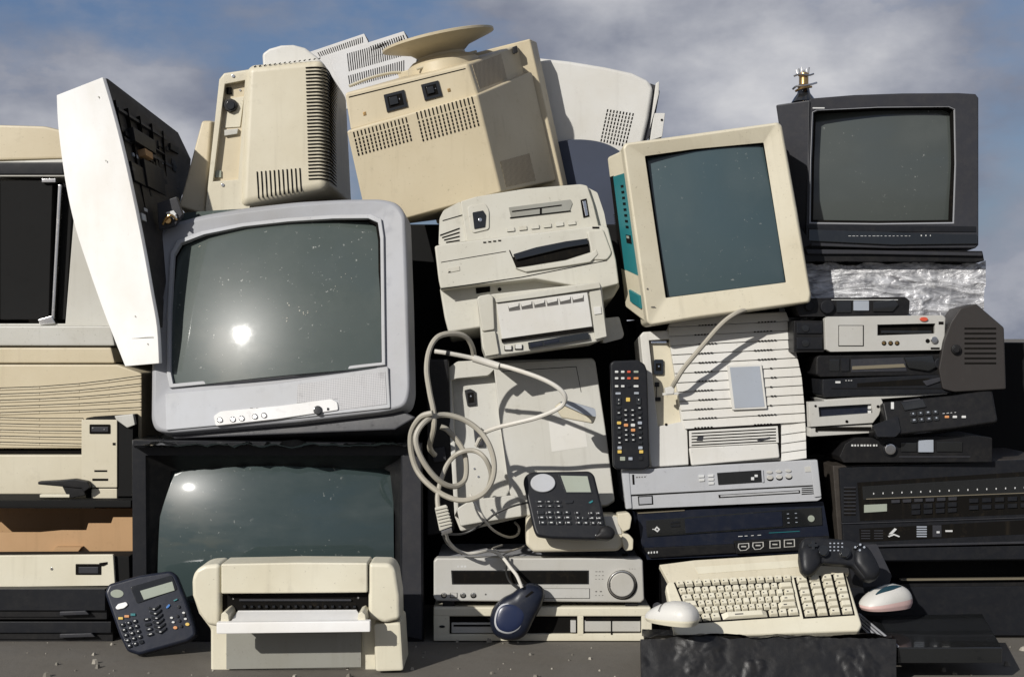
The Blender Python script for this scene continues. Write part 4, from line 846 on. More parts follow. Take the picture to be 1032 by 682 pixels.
t.part('tray_door', 'offwhite', lambda b: (b.mat('slot').pp([(692.5, 431), (786.5, 425.5), (787.5, 461), (694, 469)], .6, 4), b.mat('offwhite').pp([(694.5, 451), (784.5, 446.5), (786, 461), (697, 469)], -3, 4, 1.4, 2, seg=3), b.pp([(694.5, 434), (784, 429), (785, 446), (695, 450.5)], -1, 4, .6), [b.mat('slot').pp([(697, 436 + i * 3), (782, 431.4 + i * 3), (782, 432.5 + i * 3), (697, 437.1 + i * 3)], -1.3, 0) for i in range(5)], b.mat('dgrey').pp([(703, 440), (709, 439), (708, 444), (702, 444)], -1.5, 0), b.pp([(763, 443), (776, 440), (776, 442), (764, 445)], -1.5, 0)))
cable('power_cord', 'thick grey cord draped across the white ridged printer from under the cream monitor', [(757, 309.5, .0), (752, 311.5, -.02), (742, 315.5, -.03), (731, 323, -.03), (721, 333, -.028), (710, 346, -.025), (699, 359, -.022), (689, 371, -.015), (682, 382, -.01), (677, 391, .01)], 2.5, grey_c)
t = Thing('cord_plug', 'small grey plug end of the cord draped on the white ridged printer', 'plug', 675, 396, .005, (0, 20, 0))
t.part('plug', 'offwhite', lambda b: (b.pp([(670, 391), (677, 389), (680, 392), (679, 397), (671, 397.5)], -4, 4, 1, 1), b.pp([(668, 396), (684, 395), (684, 397.4), (668, 398.4)], -3, 3, .4)))

# ---- cream monitor
t = Thing('monitor', 'cream monitor with dark blue-grey screen facing us, tilted above the white ridged printer', 'monitor', 733, 322, -.03, (-2, -7.5, 2), 'facing monitors')
CO = [(627.5, 148), (630, 144.5), (784, 123.5), (788, 127), (803, 210), (817.5, 298), (816, 305), (700, 321), (656, 328), (652, 325), (640, 240)]
CI = [(650, 157.5), (700, 150.5), (769.5, 144), (781, 215), (792, 284.5), (671, 300)]
t.part('bezel', 'cream', lambda b: b.ring(CO, CI, 0, 44, 3.4, yi=4, seg=4, ro=2, ri=1))
t.part('screen', 'glass3', lambda b: b.dome([(645, 148), (775, 138), (798, 290), (668, 306)], 17, 12, 8, .2, .2))
t.part('gasket', 'slot', lambda b: b.ring(CI, sc_out(CI, .985, .8, .8), 4.2, 12, yi=8))
sideN = [(629, 150, -.0), (650, 150, -.0), (672, 318, -.0), (651, 326, -.0)]; sideF = [(611.5, 159, .10), (640, 150, .10), (660, 300, .10), (630, 310, .10)]
t.part('housing', 'cream', lambda b: (b.box8(sideN, sideF, 2.6, 3), b.box8([(637, 152, .07), (784, 132, .07), (808, 298, .07), (657, 318, .07)], [(650, 170, .36), (765, 155, .36), (785, 280, .36), (670, 295, .36)], 4, 3)))
def f(b):
    A = [t.w(*sideF[0]), t.w(*sideN[0]), t.w(*sideN[3]), t.w(*sideF[3])]
    b.mat('slot').fbox(A, .06, .26, .13, .735, .3, .3); b.mat('teal').fbox(A, .24, .96, .135, .73, .35, .3)
    for i in range(8): b.mat('slot').fbox(A, .60, .74, .20 + i * .035, .215 + i * .035, .7, .3)
    b.mat('slot').fbox(A, .55, .8, .50, .55, .8, .3); b.mat('lcd').fbox(A, .6, .72, .505, .52, 1.2, .3)
    for i in range(24): b.mat('slot').fbox(A, .01, .05, .38 + i * .014, .386 + i * .014, .5, .3)
t.part('side_recess', 'teal', f)
t.part('dial', 'blue', lambda b: (b.mat('teal').fbox([t.w(*sideF[0]), t.w(*sideN[0]), t.w(*sideN[3]), t.w(*sideF[3])], .42, .92, .845, .92, 2.5, .3, .6)))
t.part('scuff', 'ink', lambda b: b.pp([(656, 309), (660, 308.6), (660.5, 309.4), (656, 309.6)], -.1, .3))
t.part('screw_hole', 'ink', lambda b: b.disc(652.5, 291, .9, -.1, .3, n=8))

# ---- right black television
t = Thing('television', 'black television with a grey-green screen, at the top right on the silver-wrapped box', 'television', 897, 250, .1, (-3, 0, 0), 'large tube televisions')
TO = [(815, 102), (817, 99.5), (860, 96), (910, 94.3), (966, 94), (983, 95), (986, 99), (986, 247), (983, 250), (895, 250.5), (814, 248), (812, 245)]
TI = [(820, 114), (824, 112), (885, 109), (955, 108.5), (961, 111), (962, 165), (960, 224), (885, 225), (817, 224), (818, 165)]
t.part('bezel', 'dgrey', lambda b: b.ring(TO, sc_out(TI, 1.02), 0, 30, 2.4, yi=0, seg=3))
t.part('screen_rim', 'silver', lambda b: b.ring(sc_out(TI, 1.022), TI, -.6, 7, .5, yi=1.5))
t.part('gasket', 'slot', lambda b: b.ring(TI, sc_out(TI, .965), 1.6, 12, yi=6))
t.part('screen', 'glass4', lambda b: b.dome([(812, 105), (966, 104), (966, 229), (812, 229)], 26, 12, 10, .4, -.1))
t.part('housing', 'dgrey', lambda b: (b.box8([(782, 106, .14), (816, 101, .11), (813, 247, .11), (801, 236, .16)], [(786, 110, .36), (830, 104, .36), (830, 240, .36), (805, 232, .36)], 1.5), b.pp([(818, 102), (982, 97), (984, 248), (816, 246)], 30, 160, 4, back=.8)))
t.part('control_strip', 'gloss', lambda b: (b.pp([(815, 231), (966, 236), (985, 236), (985, 246), (900, 247), (815, 243)], -2.4, 3, 1.2, 1, seg=3), b.mat('char').pp([(814, 226.5), (984, 228), (984, 234), (850, 234), (814, 231)], -1, 3, .8), dashes(b, quad(855, 237.4, 920, 238.2), 16, -2.6, 'mark'), dashes(b, quad(928, 236.6, 942, 238.2), 3, -2.6, 'mark', .8, .7)))
t.part('brand_mark', 'mark', lambda b: b.rect(819, 108.4, 831, 109.6, -.2, .4))
t.part('stand', 'black', lambda b: (b.pp([(806, 251), (990, 253), (992, 263), (812, 263)], 4, 110, 1.5, 1), b.mat('dgrey').pp([(812, 251), (990, 254.5), (990, 258), (870, 256), (814, 256)], 0, 6, .8)))
t.part('side_knob', 'black', lambda b: b.pp([(806, 228), (812, 236), (819, 246), (808, 251), (806, 240)], -4, 10, 1))
t = Thing('broken_tube_neck', 'small brass and black broken tube neck standing on top of the right black television', 'tube neck', 810, 102, .2)
t.part('base', 'gloss', lambda b: b.lathe(t.w(810, 103, .2), [(13, 0), (12.5, 1), (10, 5), (7, 9), (6, 14), (6, 15)], V((0, 0, 1)), 28))
t.part('collar', 'brass', lambda b: (b.lathe(t.w(810, 88.5, .2), [(6.4, 0), (7, 1.4), (5.6, 2.6), (5, 4), (5, 12), (6, 13), (5.6, 15), (2, 17)], V((0, 0, 1)), 20), b.mat('chrome').tube([t.w(799, 90, .19), t.w(803, 87, .18), t.w(810, 86.5, .175), t.w(818, 85, .18), t.w(823, 83.5, .19)], 1.1), b.mat('brass').tube([t.w(802, 92, .19), t.w(808, 89, .175), t.w(818, 87.6, .18)], 1.3)))
t.part('pins', 'chrome', lambda b: [b.tube([t.w(804 + i * 2.1, 76, .2 + .006 * (-1) ** i), t.w(802.5 + i * 2.6, 70.5 - (i % 3) * 1.3, .2 + .008 * (-1) ** i)], .7, 6, 1) for i in range(6)] + [b.tube([t.w(800, 77, .19), t.w(806, 75, .185), t.w(815, 76, .185), t.w(820, 74.6, .19)], 1., 6, 3)])

# ---- silver wrapped box
t = Thing('wrapped_box', 'large box wrapped in crinkled silver plastic film under the right black television', 'wrapped box', 900, 330, .16)
foil = bpy.data.materials.new('crinkled_silver_film'); foil.use_nodes = True; nt = foil.node_tree; p = nt.nodes['Principled BSDF']
co = nod(nt, 'ShaderNodeTexCoord').outputs['Object']
st = ramp(nt, noise_(nt, co, 13, 6, .6, (.5, 1, 1.8), 2.5), .38, .62)
nt.links.new(mixc(nt, st, (.20, .20, .21), (.72, .72, .73)), p.inputs['Base Color']); p.inputs['Roughness'].default_value = .3; p.inputs['Metallic'].default_value = .35
bp = nod(nt, 'ShaderNodeBump'); bp.inputs['Strength'].default_value = .9; bp.inputs['Distance'].default_value = .012
nt.links.new(noise_(nt, co, 13, 6, .6, (.5, 1, 1.8), 2.5), bp.inputs['Height']); nt.links.new(bp.outputs[0], p.inputs['Normal'])
t.part('film', foil, crump(t, 806, 992, 264.5, 340, .14, .12, 150, 60, .02, 13, 3))
t.part('box', 'grey', lambda b: b.rect(808, 266, 990, 342, 10, 130, 2))

# ---- the stack of decks on the right
t = Thing('car_stereo', 'black deck with round knobs, topmost of the stack against the silver-wrapped box', 'player', 862, 319, .02, (0, 0, 2), 'drives and players')
t.part('body', 'black', lambda b: b.pp([(800, 303), (812, 300.5), (912, 299), (917, 303), (916, 317), (908, 319), (806, 319)], 0, 50, 1.4, 1))
t.part('knob', 'char', lambda b: b.disc(834, 309, 7, -5, 2, 1.2))
t.part('knob', 'char', lambda b: b.disc(816, 309, 4.4, -3, 2, 1))
t.part('light_key', 'label', lambda b: b.rect(860.5, 303, 876, 313, -2, 2, .6))
t.part('tape_slot', 'gloss', lambda b: (b.rect(843, 303.5, 858, 315, -1.4, 2, .5), b.pp([(880, 304), (902, 302), (906, 307), (900, 314), (880, 314)], -2.4, 2, 1), b.mat('mark').rect(838, 301.8, 905, 302.4, -.2, .4)))
t = Thing('tape_drive', 'light grey drive with a square key and a dark slot, second in the right-hand stack', 'disc drive', 880, 356, .0, (0, -1, 2), 'drives and players')
t.part('front_panel', 'champ', lambda b: (b.ring([(831, 321), (834, 319), (950, 317.5), (953, 320), (952, 350), (948, 353), (836, 354.5), (832, 352)], [(884.6, 327), (942.5, 326), (942.5, 336), (884.6, 338)], 0, 6, 1.2)))
t.part('slot', 'slot', lambda b: (b.rect(883, 326, 944, 339, 5, 8), b.mat('gloss').rect(888, 333, 939, 336, 3, 6, .4)))
t.part('square_key', 'champ', lambda b: (b.mat('slot').rect(845, 327.6, 870.6, 349, -.15, .5), b.mat('champ').rect(845.8, 328.2, 869.8, 348.2, -.8, 1, .5)))
t.part('casing', 'black', lambda b: (b.rect(834, 320, 950, 354, 6, 90, 1), b.rect(800, 323, 831, 355, 5, 60, 1.2), b.mat('char').rect(803, 325, 829, 336, 3, 8, .8), b.rect(803, 340, 829, 352, 3, 8, .8), b.mat('gloss').disc(812, 331, 3.6, 2, 4, .4), b.disc(812, 346, 3.6, 2, 4, .4)))
for i in range(3): t.part('button', 'brass', lambda b: (b.mat('slot').disc(891 + i * 6.6, 345.8, 2.4, -.3, 1), b.mat('brass').disc(891 + i * 6.6, 345.6, 1.5, -1.2, 1, .4)))
t.part('knob', 'chrome', lambda b: (b.mat('slot').disc(935, 343.5, 2.2, -.3, 1), b.mat('chrome').disc(942, 342.6, 3.6, -2.4, 1, .8)))
t.part('lamp', 'red', lambda b: b.pp(circ(931.4, 321.6, 4, 16, 2.2), -2, 3, .8))
t.part('edge_marks', 'slot', lambda b: (b.rect(946, 324, 951, 327, -.2, 1), b.rect(938, 350, 947, 352, -.2, 1)))
t = Thing('floppy_drive', 'black drive with pale slot line and round end knob, third in the right-hand stack', 'disc drive', 890, 380, .01, (0, -1, 1), 'drives and players')
t.part('body', 'black', lambda b: b.pp([(823, 360), (826, 358), (950, 356.5), (957, 360), (957, 374), (950, 378), (827, 380), (823, 377)], 0, 90, 1.4))
t.part('tape_slot', 'dgrey', lambda b: (b.pp([(858, 362), (912, 360), (914, 374), (858, 375)], -.8, 2, .4), b.mat('khaki').pp([(859, 369), (911, 366.5), (913, 370), (859, 372.5)], -1.6, 1, .3), b.mat('gloss').rect(836, 362, 846, 374, -1, 1, .4), b.mat('char').rect(848, 361, 856, 374, -1.4, 1, .4), b.mat('gloss').pp([(911, 360), (940, 358), (944, 370), (936, 374), (916, 371)], -4, 2, 1.2)))
t.part('knob', 'char', lambda b: b.disc(948, 366, 6, -5, 2, 1.4))
t = Thing('floppy_drive', 'flat black drive with tiny pale marks, fourth in the right-hand stack', 'disc drive', 895, 402, .0, (0, -1, 0), 'drives and players')
t.part('body', 'char', lambda b: b.pp([(829, 382), (958, 377), (961, 380), (960, 396), (832, 400.5), (829, 398)], 0, 90, 1.2))
t.part('slot', 'slot', lambda b: (b.pp([(864, 386), (936, 381), (940, 384.5), (934, 388), (864, 390)], -.3, 2), b.mat('dgrey').pp([(930, 384), (952, 379), (954, 382), (934, 389)], -2, 1, .6), b.mat('mark').rect(842, 384, 847, 386, -.3, 1), dashes(b, quad(852, 382.6, 860, 384), 3, 0)))
t.part('groove', 'slot', lambda b: b.rect(838, 391, 956, 391.8, -.2, .4))
t = Thing('drive_tray', 'silver drive caddy with a dark window, below the black drives, left of the handset', 'drive caddy', 850, 440, .0, (0, -2, 1), 'drives and players')
t.part('frame', 'champ', lambda b: (b.ring([(815, 405), (888, 401), (890, 406), (886, 418), (880, 426), (816, 430)], [(825, 410), (878, 407), (880, 416), (826, 420)], 0, 10, .8), b.pp([(830, 402.5), (954, 394), (955, 397), (832, 406)], 2, 60, .4), b.pp([(816, 431), (879, 427), (881, 436), (816, 440)], 3, 60, .8)))
t.part('window', 'navy', lambda b: (b.pp([(823, 408), (881, 406), (883, 420), (823, 422)], 5, 60), b.mat('mark').rect(875, 408, 878, 412, 3, 6, .2), b.rect(875, 413.5, 878, 416.5, 3, 6, .2), b.mat('slot').rect(822, 430, 878, 434, 2, 5)))
t.part('screw', 'slot', lambda b: (b.disc(885, 409.5, 1.5, -.5, 1), b.disc(853.5, 424.6, 1.5, -.5, 1), b.disc(822, 409, 1.2, -.5, 1), b.disc(823, 434, 1.2, 2, 4)))
t = Thing('phone_handset', 'black phone handset with rows of keys resting against the silver drive caddy at the right', 'telephone', 930, 440, -.04, (-14, -3, 0), 'loose handsets and pads')
t.part('body', 'black', lambda b: (b.pp([(889, 405), (960, 398), (1000, 392), (1006, 425), (960, 432), (905, 438), (882, 438), (880, 430), (893, 425)], 0, 24, 2.6, 3, seg=3), b.mat('char').pp([(880, 428), (905, 419), (908, 434), (903, 440), (884, 440)], -2, 6, 1.6, 2)))
t.part('speaker_slot', 'gloss', lambda b: (b.pp([(908, 405), (930, 401.5), (934, 410), (912, 413.5)], -2, 2, .8), b.mat('dgrey').pp([(910, 403.4), (927, 401), (928, 403), (911, 405)], -2.4, 0, .3), b.mat('mark').rect(898, 405, 901, 412, -.4, 1, .2)))
buttons(t, 'key', [(916, 414), (946, 411.5), (948, 424), (918, 427)], 4, 2, 'gloss', 0, 1.8, .76, .7, 1.2, mark='label')
for x, m in ((955, 'orange'), (963, 'mark'), (972, 'mark')): t.part('key', m, lambda b: b.pp(quad(x - 2.6, 418.6, x + 1.6, 421), -1, 1, .3, .6))
t.part('key', 'mark', lambda b: dashes(b, [(950, 416), (966, 414.6), (966, 415.6), (950, 417)], 4, -.1))
t = Thing('car_stereo', 'black deck with a chrome knob and pale lettering, lying directly on the big black stereo', 'player', 905, 466, -.0, (0, 0, 0), 'drives and players')
t.part('body', 'black', lambda b: b.pp([(846, 460), (852, 447), (862, 441), (985, 439), (1000, 441), (1000, 465.5), (850, 466)], 0, 80, 2, 1))
t.part('knob', 'chrome', lambda b: (b.mat('char').disc(897.6, 452.6, 7.4, -1.6, 1, .6), b.mat('chrome').disc(897.6, 452.6, 5.8, -5, 1, 1.4)))
t.part('lettering', 'mark', lambda b: dashes(b, quad(858, 447.6, 886, 449.6), 9, 0, 'mark', .9, .25))
t.part('light_key', 'label', lambda b: (b.rect(926, 443, 941, 455.6, -2.4, 2, .6), b.mat('gloss').rect(908, 446, 924, 455, -1.6, 1, .5), b.rect(944, 445, 970, 455, -1.6, 1, .5), b.mat('dgrey').rect(906, 459.4, 978, 460.6, -.6, 1)))
t = Thing('machine_housing', 'dark brown-grey slanted machine housing leaning at the right edge beside the drive stack', 'machine housing', 985, 392, -.02, (0, 0, -8))
t.part('housing', plastic('brown_grey_housing', (.028, .025, .024), .5, .4, dirtc=(.04, .036, .03), spec=.25), lambda b: b.pp([(958, 325), (968, 310), (984, 306), (1012, 330), (1014, 392), (962, 395), (950, 392), (946, 372), (951, 344)], 0, 60, 2, 2))
t.part('vents', 'slot', lambda b: [b.pp(quad(972, 330 + i * 5, 1004, 332 + i * 5), -.2, .5) for i in range(8)])
t.part('knob', 'black', lambda b: (b.disc(964, 352, 5, -4, 1, 1), b.disc(964, 352, 3.4, -6, -3, .6)))
# ---- big black stereo and the unit below
t = Thing('stereo_receiver', 'big black stereo tuner with a long tuning window, at the right below the drive stack', 'stereo', 945, 549, .02, (0, 0, 1), 'drives and players')
t.part('casing', plastic('brown_black_metal', (.035, .03, .026), .5, .4, dirtc=(.06, .05, .04), dust=.08, spec=.3), lambda b: b.pp([(839, 469), (1062, 461), (1066, 548), (845, 549)], 5, 130, 1.6))
t.part('front_panel', 'char', lambda b: (b.pp([(846, 472), (850, 471), (1060, 462), (1063, 520), (849, 526.5)], 0, 8, 1.2, 1), b.pp([(849, 527.5), (1063, 521), (1064, 548), (850, 549)], .6, 8, 1), b.mat('dgrey').pp([(848.5, 526.8), (1063, 519.9), (1063, 520.9), (848.6, 527.9)], -1, 6, .3)))
t.part('tuning_window', 'slot', lambda b: (b.pp([(864, 486), (1050, 474), (1052, 517), (867, 524.5)], -.4, 2), b.mat('gloss').pp([(869, 490), (1048, 479), (1048, 497), (870, 503.5)], -.9, 1, .3), b.mat('khaki').pp([(873, 502.2), (1047, 495.6), (1047, 496.3), (873, 503)], -1.2, 0), b.mat('lcd').pp([(871, 508.5), (894, 507.5), (894, 515), (871, 516.4)], -1.4, 0, .3), [b.mat('mark').pp(quad(880 + i * 9.5, 496 + .3 - i * .38, 881 + i * 9.5, 498 - i * .38), -1.1, 0) for i in range(17)]))
buttons(t, 'button', [(897, 502.5), (966, 499), (966, 505), (897, 508)], 6, 1, 'dgrey', -.4, 1.6, .72, .55, .4)
buttons(t, 'button', [(917, 507.5), (966, 505), (966, 510.5), (917, 513.5)], 4, 1, 'char', -.4, 1.6, .7, .8, .4)
buttons(t, 'button', [(917, 513.5), (966, 511), (966, 516), (917, 519)], 4, 1, 'char', -.4, 1.6, .7, .8, .4)
buttons(t, 'button', [(975, 501), (1040, 498), (1040, 512), (975, 515)], 5, 2, 'char', -.4, 1.6, .7, .6, .4)
t.part('vents', 'slot', lambda b: [(b.mat('dgrey').rect(850.5, 490.6 + i * 3.7, 862.6, 491.6 + i * 3.7, -.7, 1, .2), b.mat('slot').rect(850.5, 491.8 + i * 3.7, 862.6, 493.4 + i * 3.7, -.2, 1)) for i in range(8)])
t.part('control_strip', 'slot', lambda b: (b.pp([(866, 532.5), (1050, 523), (1050, 537), (867, 546)], .2, 3), [b.mat('dgrey').pp(quad(868 + (i % 2) * 13, 534 + (i // 2) * 2.6, 877 + (i % 2) * 13, 535 + (i // 2) * 2.6), -.4, 1) for i in range(8)], [b.mat('label').pp(quad(924, 530 + i * 2.4, 934, 531.2 + i * 2.4), -.6, 1) for i in range(5)], b.mat('mark').pp([(896, 538), (902, 532), (904, 533), (899, 538)], -1, 1), b.pp([(895, 540), (901, 537.5), (907, 540), (906, 541), (901, 539), (896, 541)], -1, 1), b.rect(944, 535, 947, 537, -.8, 1), b.rect(953, 534, 960, 535.6, -.8, 1), b.mat('dgrey').rect(940, 529, 949, 541, -.4, 1, .4)))
t = Thing('cassette_deck', 'black lower deck with a dark open slot, on the ground beneath the big black stereo', 'stereo', 945, 646, .03, (0, 0, 0), 'drives and players')
t.part('casing', 'black', lambda b: (b.ring([(846, 551), (1066, 550.5), (1066, 641), (846, 641)], [(890, 566), (1055, 564), (1055, 586), (892, 588)], 2, 120, 1.4), b.mat('dark').rect(880, 560, 1060, 592, 40, 60)))
t.part('front_strip', 'dgrey', lambda b: (b.pp([(866, 549), (1064, 544.6), (1064, 547), (866, 551.4)], -5, 5, .6), b.mat('char').pp([(850, 552.5), (1064, 549), (1064, 563), (852, 565)], -1.6, 4, .8), b.mat('khaki').pp([(908, 583.5), (1054, 582), (1054, 583.6), (908, 585)], -.5, 6, .4), b.mat('char').pp([(850, 592), (1064, 590), (1064, 640), (850, 640)], 0, 4, .8)))
t = Thing('dark_box', 'small dark grey plastic box behind the game controller grip', 'box', 884, 590, -.12, (-6, 0, 0))
t.part('body', 'dgrey', lambda b: b.pp([(862, 549), (884, 548), (899, 580), (896, 590), (870, 592)], 0, 40, 1.4, 1))

# ---- silver disc player
t = Thing('disc_player', 'silver disc player with small dark display, between white ridged printer and black recorder', 'disc player', 730, 511, 0, (-2, 0, 0), 'drives and players')
t.part('casing', 'silver', lambda b: b.pp([(630, 476), (822, 466), (825, 500), (633, 511)], 5, 118, 1))
t.part('front_panel', 'silver2', lambda b: (b.pp([(627, 474), (824, 463), (827, 488.5), (634, 498.6)], -1, 8, 1, seg=2), b.pp([(629, 499.6), (827, 489.3), (828, 502), (824, 504.5), (634, 513), (631, 510)], 0, 8, 1.4, 1), b.pp([(626.5, 474), (634, 473.6), (637, 512), (631, 513)], -2, 8, 1), b.pp([(816, 464), (824, 463.4), (828, 500), (821, 501)], -2, 8, 1)))
t.part('display', 'gloss', lambda b: (b.pp([(722.6, 476.3), (767, 473.4), (767.8, 485.6), (724, 488.4)], -1.8, 1, .3), b.mat('mark').pp(quad(757, 480.5, 760, 483.5), -2, 0), b.pp(quad(760.5, 478, 763.6, 480.4), -2, 0), b.mat('silver2').pp([(767.4, 473.4), (769, 473.3), (770, 485.6), (768.3, 485.8)], -2.4, 0, .2)))
buttons(t, 'button', [(702, 478), (721, 476.8), (721.5, 488.4), (703, 489.6)], 2, 3, 'mark', -1, 1.2, .6, .6, .4, skip=[(0, 2)])
for x in (775.6, 785, 794.6): t.part('button', 'champ', lambda b: b.pp(circ(x, 475.6 - (x - 775) * .07, 3, 14, 1.5), -2.4, 0, .5)); t.part('button', 'champ', lambda b: (b.mat('slot').pp(circ(x + .6, 482 - (x - 775) * .07, 3.4, 14, 2.6), -1.3, 0), b.mat('champ').pp(circ(x + .4, 481 - (x - 775) * .07, 3.2, 14, 2.2), -2.6, 0, .5)))
t.part('power_button', 'silver', lambda b: (b.mat('slot').pp([(642.8, 499.8), (657.8, 499), (658.4, 508), (643.6, 509)], -.3, 1), b.mat('silver').pp([(644, 500.8), (656.8, 500), (657.2, 507.2), (644.6, 508)], -1.4, 1, .4)))
t.part('disc_tray', 'silver2', lambda b: (b.mat('slot').pp([(724, 498.4), (806, 493.6), (806.4, 496.8), (724.6, 501.6)], -.3, 1), b.mat('silver2').pp([(726, 498.9), (805, 494.4), (805.3, 496), (726.3, 500.6)], -1, 1, .3), [b.mat('slot').pp([(808, 491.6 + i * 1.9), (823, 490.7 + i * 1.9), (823, 491.6 + i * 1.9), (808, 492.5 + i * 1.9)], -.3, 1) for i in range(4)]))
t.part('marks', 'ink', lambda b: (dashes(b, [(641, 480), (652, 479.4), (652, 481), (641, 481.6)], 4, -1, 'ink', .8), b.mat('slot').pp([(637, 478), (639, 478), (639.6, 488), (637.6, 488)], -1.3, 0), b.mat('champ').pp([(811, 470), (818, 469.6), (818.4, 475), (811.4, 475.4)], -1.6, 0, .3), b.mat('slot').pp([(636, 498.6), (824, 488.4), (824, 489.3), (636, 499.6)], -.6, 1)))

# ---- black set-top box
t = Thing('video_recorder', 'black set-top recorder with a blue-black window and front sockets, under the silver disc player', 'video recorder', 742, 565, .01, (0, 0, 2), 'drives and players')
t.part('casing', 'navy', lambda b: (b.pp([(642, 517), (830, 505), (836, 541), (834, 556), (652, 564), (647, 551)], 3, 118, 1.6, 1), b.mat('khaki').pp([(643, 516.6), (690, 513.6), (690, 514.4), (643, 517.4)], 2, 20)))
t.part('front_panel', 'gloss', lambda b: (b.pp([(651, 524), (828, 510.5), (829, 529), (652, 541)], 1.6, 5, .6, 1), b.mat('navy').pp([(690, 522.5), (788, 515), (789, 530), (691, 537)], 1, 4, .3, .6), b.mat('black').pp([(648, 552), (740, 548), (742, 557), (655, 562)], 0, 5, .8), b.pp([(740, 545), (836, 540), (836, 553), (742, 558)], -1, 5, 1)))
t.part('logo', 'mark', lambda b: (b.pp([(662, 530), (665.2, 533), (662.6, 536), (659, 533.4)], 1.2, 3), b.mat('gloss').pp([(662, 531.8), (663.4, 533), (662.3, 534.2), (661, 533.2)], 1, 2), b.mat('mark').pp(quad(657.5, 532.6, 659, 533.4), 1.2, 3)))
t.part('power_button', 'lcd', lambda b: b.disc(817.8, 522.4, 3.4, 0, 3, .6))
buttons(t, 'button', [(674, 525), (686, 524.2), (686.6, 531), (675, 531.8)], 1, 2, 'char', 1.4, 1, .8, .5, .3)
buttons(t, 'button', [(790, 515.5), (806, 514.5), (807, 528), (791, 529)], 2, 3, 'label', 1.4, .5, .26, .14, .2)
t.part('marks', 'mark', lambda b: (dashes(b, [(744, 539.6), (770, 538), (770, 539.2), (744, 540.8)], 4, 2.6), b.mat('teal').pp([(775, 536.4), (806, 534.6), (806, 535.2), (775, 537)], 2.6, 4), dashes(b, [(653, 555.6), (664.5, 554.8), (664.5, 557), (653, 557.8)], 4, -.1, 'mark', .9, .2)))
for i, x in enumerate((744, 758.5, 775.5, 790)):
    y = 547.4 - i * 1.1; w_ = 11
    t.part('socket', 'champ', lambda b: (b.ring([(x, y), (x + w_, y - .7), (x + w_ + .4, y + 4), (x + 8, y + 7), (x + 2, y + 7.4), (x - .4, y + 4)] if i < 2 else [(x, y - .6), (x + w_, y - 1.2), (x + w_ + .3, y + 6.6), (x, y + 7.2)], sc_out([(x, y), (x + w_, y - .7), (x + w_ + .4, y + 4), (x + 8, y + 7), (x + 2, y + 7.4), (x - .4, y + 4)] if i < 2 else [(x, y - .6), (x + w_, y - 1.2), (x + w_ + .3, y + 6.6), (x, y + 7.2)], .82), -1.4, 0, .2), b.mat('champ').pp(quad(x + 3, y + 2.4, x + 8, y + 3.6), -1.3, 0)))
t = Thing('black_case', 'plain black case on the ground supporting the black set-top recorder behind the keyboard', 'equipment case', 742, 646, .07, (0, 0, 0))
t.part('casing', 'black', lambda b: (b.rect(664, 566, 842, 643, 0, 110, 1.6), b.mat('char').rect(670, 572, 838, 600, -2, 2, .8)))

# ---- keyboard
t = Thing('plastic_bag', 'crumpled black plastic bag spread on the ground under the keyboard', 'plastic bag', 768, 686, -.36)
bagm = plastic('black_bin_liner', (.008, .008, .009), .38, .2, dirtc=(.02, .02, .02), dust=.05, bump=.3, spec=.35)
t.part('bag', bagm, crump(t, 648, 900, 640, 634, -.37, -.12, 120, 50, .014, 9, 5))
t.part('bag_front', bagm, crump(t, 646, 904, 641, 688, -.365, -.40, 150, 44, .016, 8, 9))
t = Thing('keyboard', 'cream computer keyboard with a wide upper ledge, lying on the crumpled black bag', 'keyboard', 770, 636, -.33, (-46, -1.5, 4))
t.part('case', 'ivory', lambda b: (b.pp([(671, 590), (674, 585), (851, 576.5), (854, 581), (869, 629), (866, 635), (700, 641), (684, 641), (680, 636)], 0, 10, 2.6, 2, seg=4)))
t.part('upper_ledge', 'cream', lambda b: (b.pp([(664.5, 568.6), (700, 564), (852, 554.5), (856, 577), (675, 588)], 3, 9, .7), b.mat('ivory').pp([(700, 571), (845, 561), (846, 568), (704, 578)], 2.6, 5, .4, 1)))
kw = t.part('key_well', 'slot', lambda b: (b.pp([(679, 586.5), (797, 580.2), (806, 620.5), (696, 628)], -.3, 2)))
kw2 = t.part('key_well', 'slot', lambda b: (b.pp([(800, 581.6), (851.6, 577.5), (861.6, 619.5), (809.6, 623)], -.3, 2)))
def keyb(c4, nx, y0, h=3.6, par=None, widths=None):
    wd = widths or [1] * nx; tot = sum(wd); a = 0
    for w_ in wd:
        q = sub(c4, (a + .07) / tot, (a + w_ - .07) / tot, .06, .94); a += w_
        b = t.b(); b.mat('ivory')
        lo = [t.p(x, y, 0) for x, y in q]; c = sum(lo, V()) / 4
        hi = [c + (p - c) * .74 + V((0, -h * U, .5 * U)) for p in lo]
        b.prism3(hi, [p + V((0, .3 * U, 0)) for p in lo], .45, 2)
        if random.random() < .8:
            k = sub(q, .3, .48, .3, .5); b.mat('ink').pp([(x, y - 1.6) for x, y in k], -h - .08, -h + .2)
        b.build('key', par)
KB = [(679.5, 586), (797, 580), (806, 620.5), (697, 627.5)]
rows = ((0, .15, [1] * 4 + [1] * 4 + [1] * 5), (.18, .34, [1] * 13 + [2]), (.34, .50, [1.5] + [1] * 12 + [1.5]), (.50, .66, [1.8] + [1] * 11 + [2.2]), (.66, .82, [2.3] + [1] * 10 + [2.7]), (.82, .99, [1.5, 1.2, 1.3, 6.2, 1.3, 1.2, 1.5]))
for v0, v1, wd in rows: keyb(sub(KB, 0, 1, v0, v1), 0, 0, par=kw, widths=wd)
NP = [(801, 582), (851, 578), (861, 619), (810.5, 622)]
for j in range(6): keyb(sub(NP, 0, 1, j / 6, (j + 1) / 6), 4, 0, par=kw2)
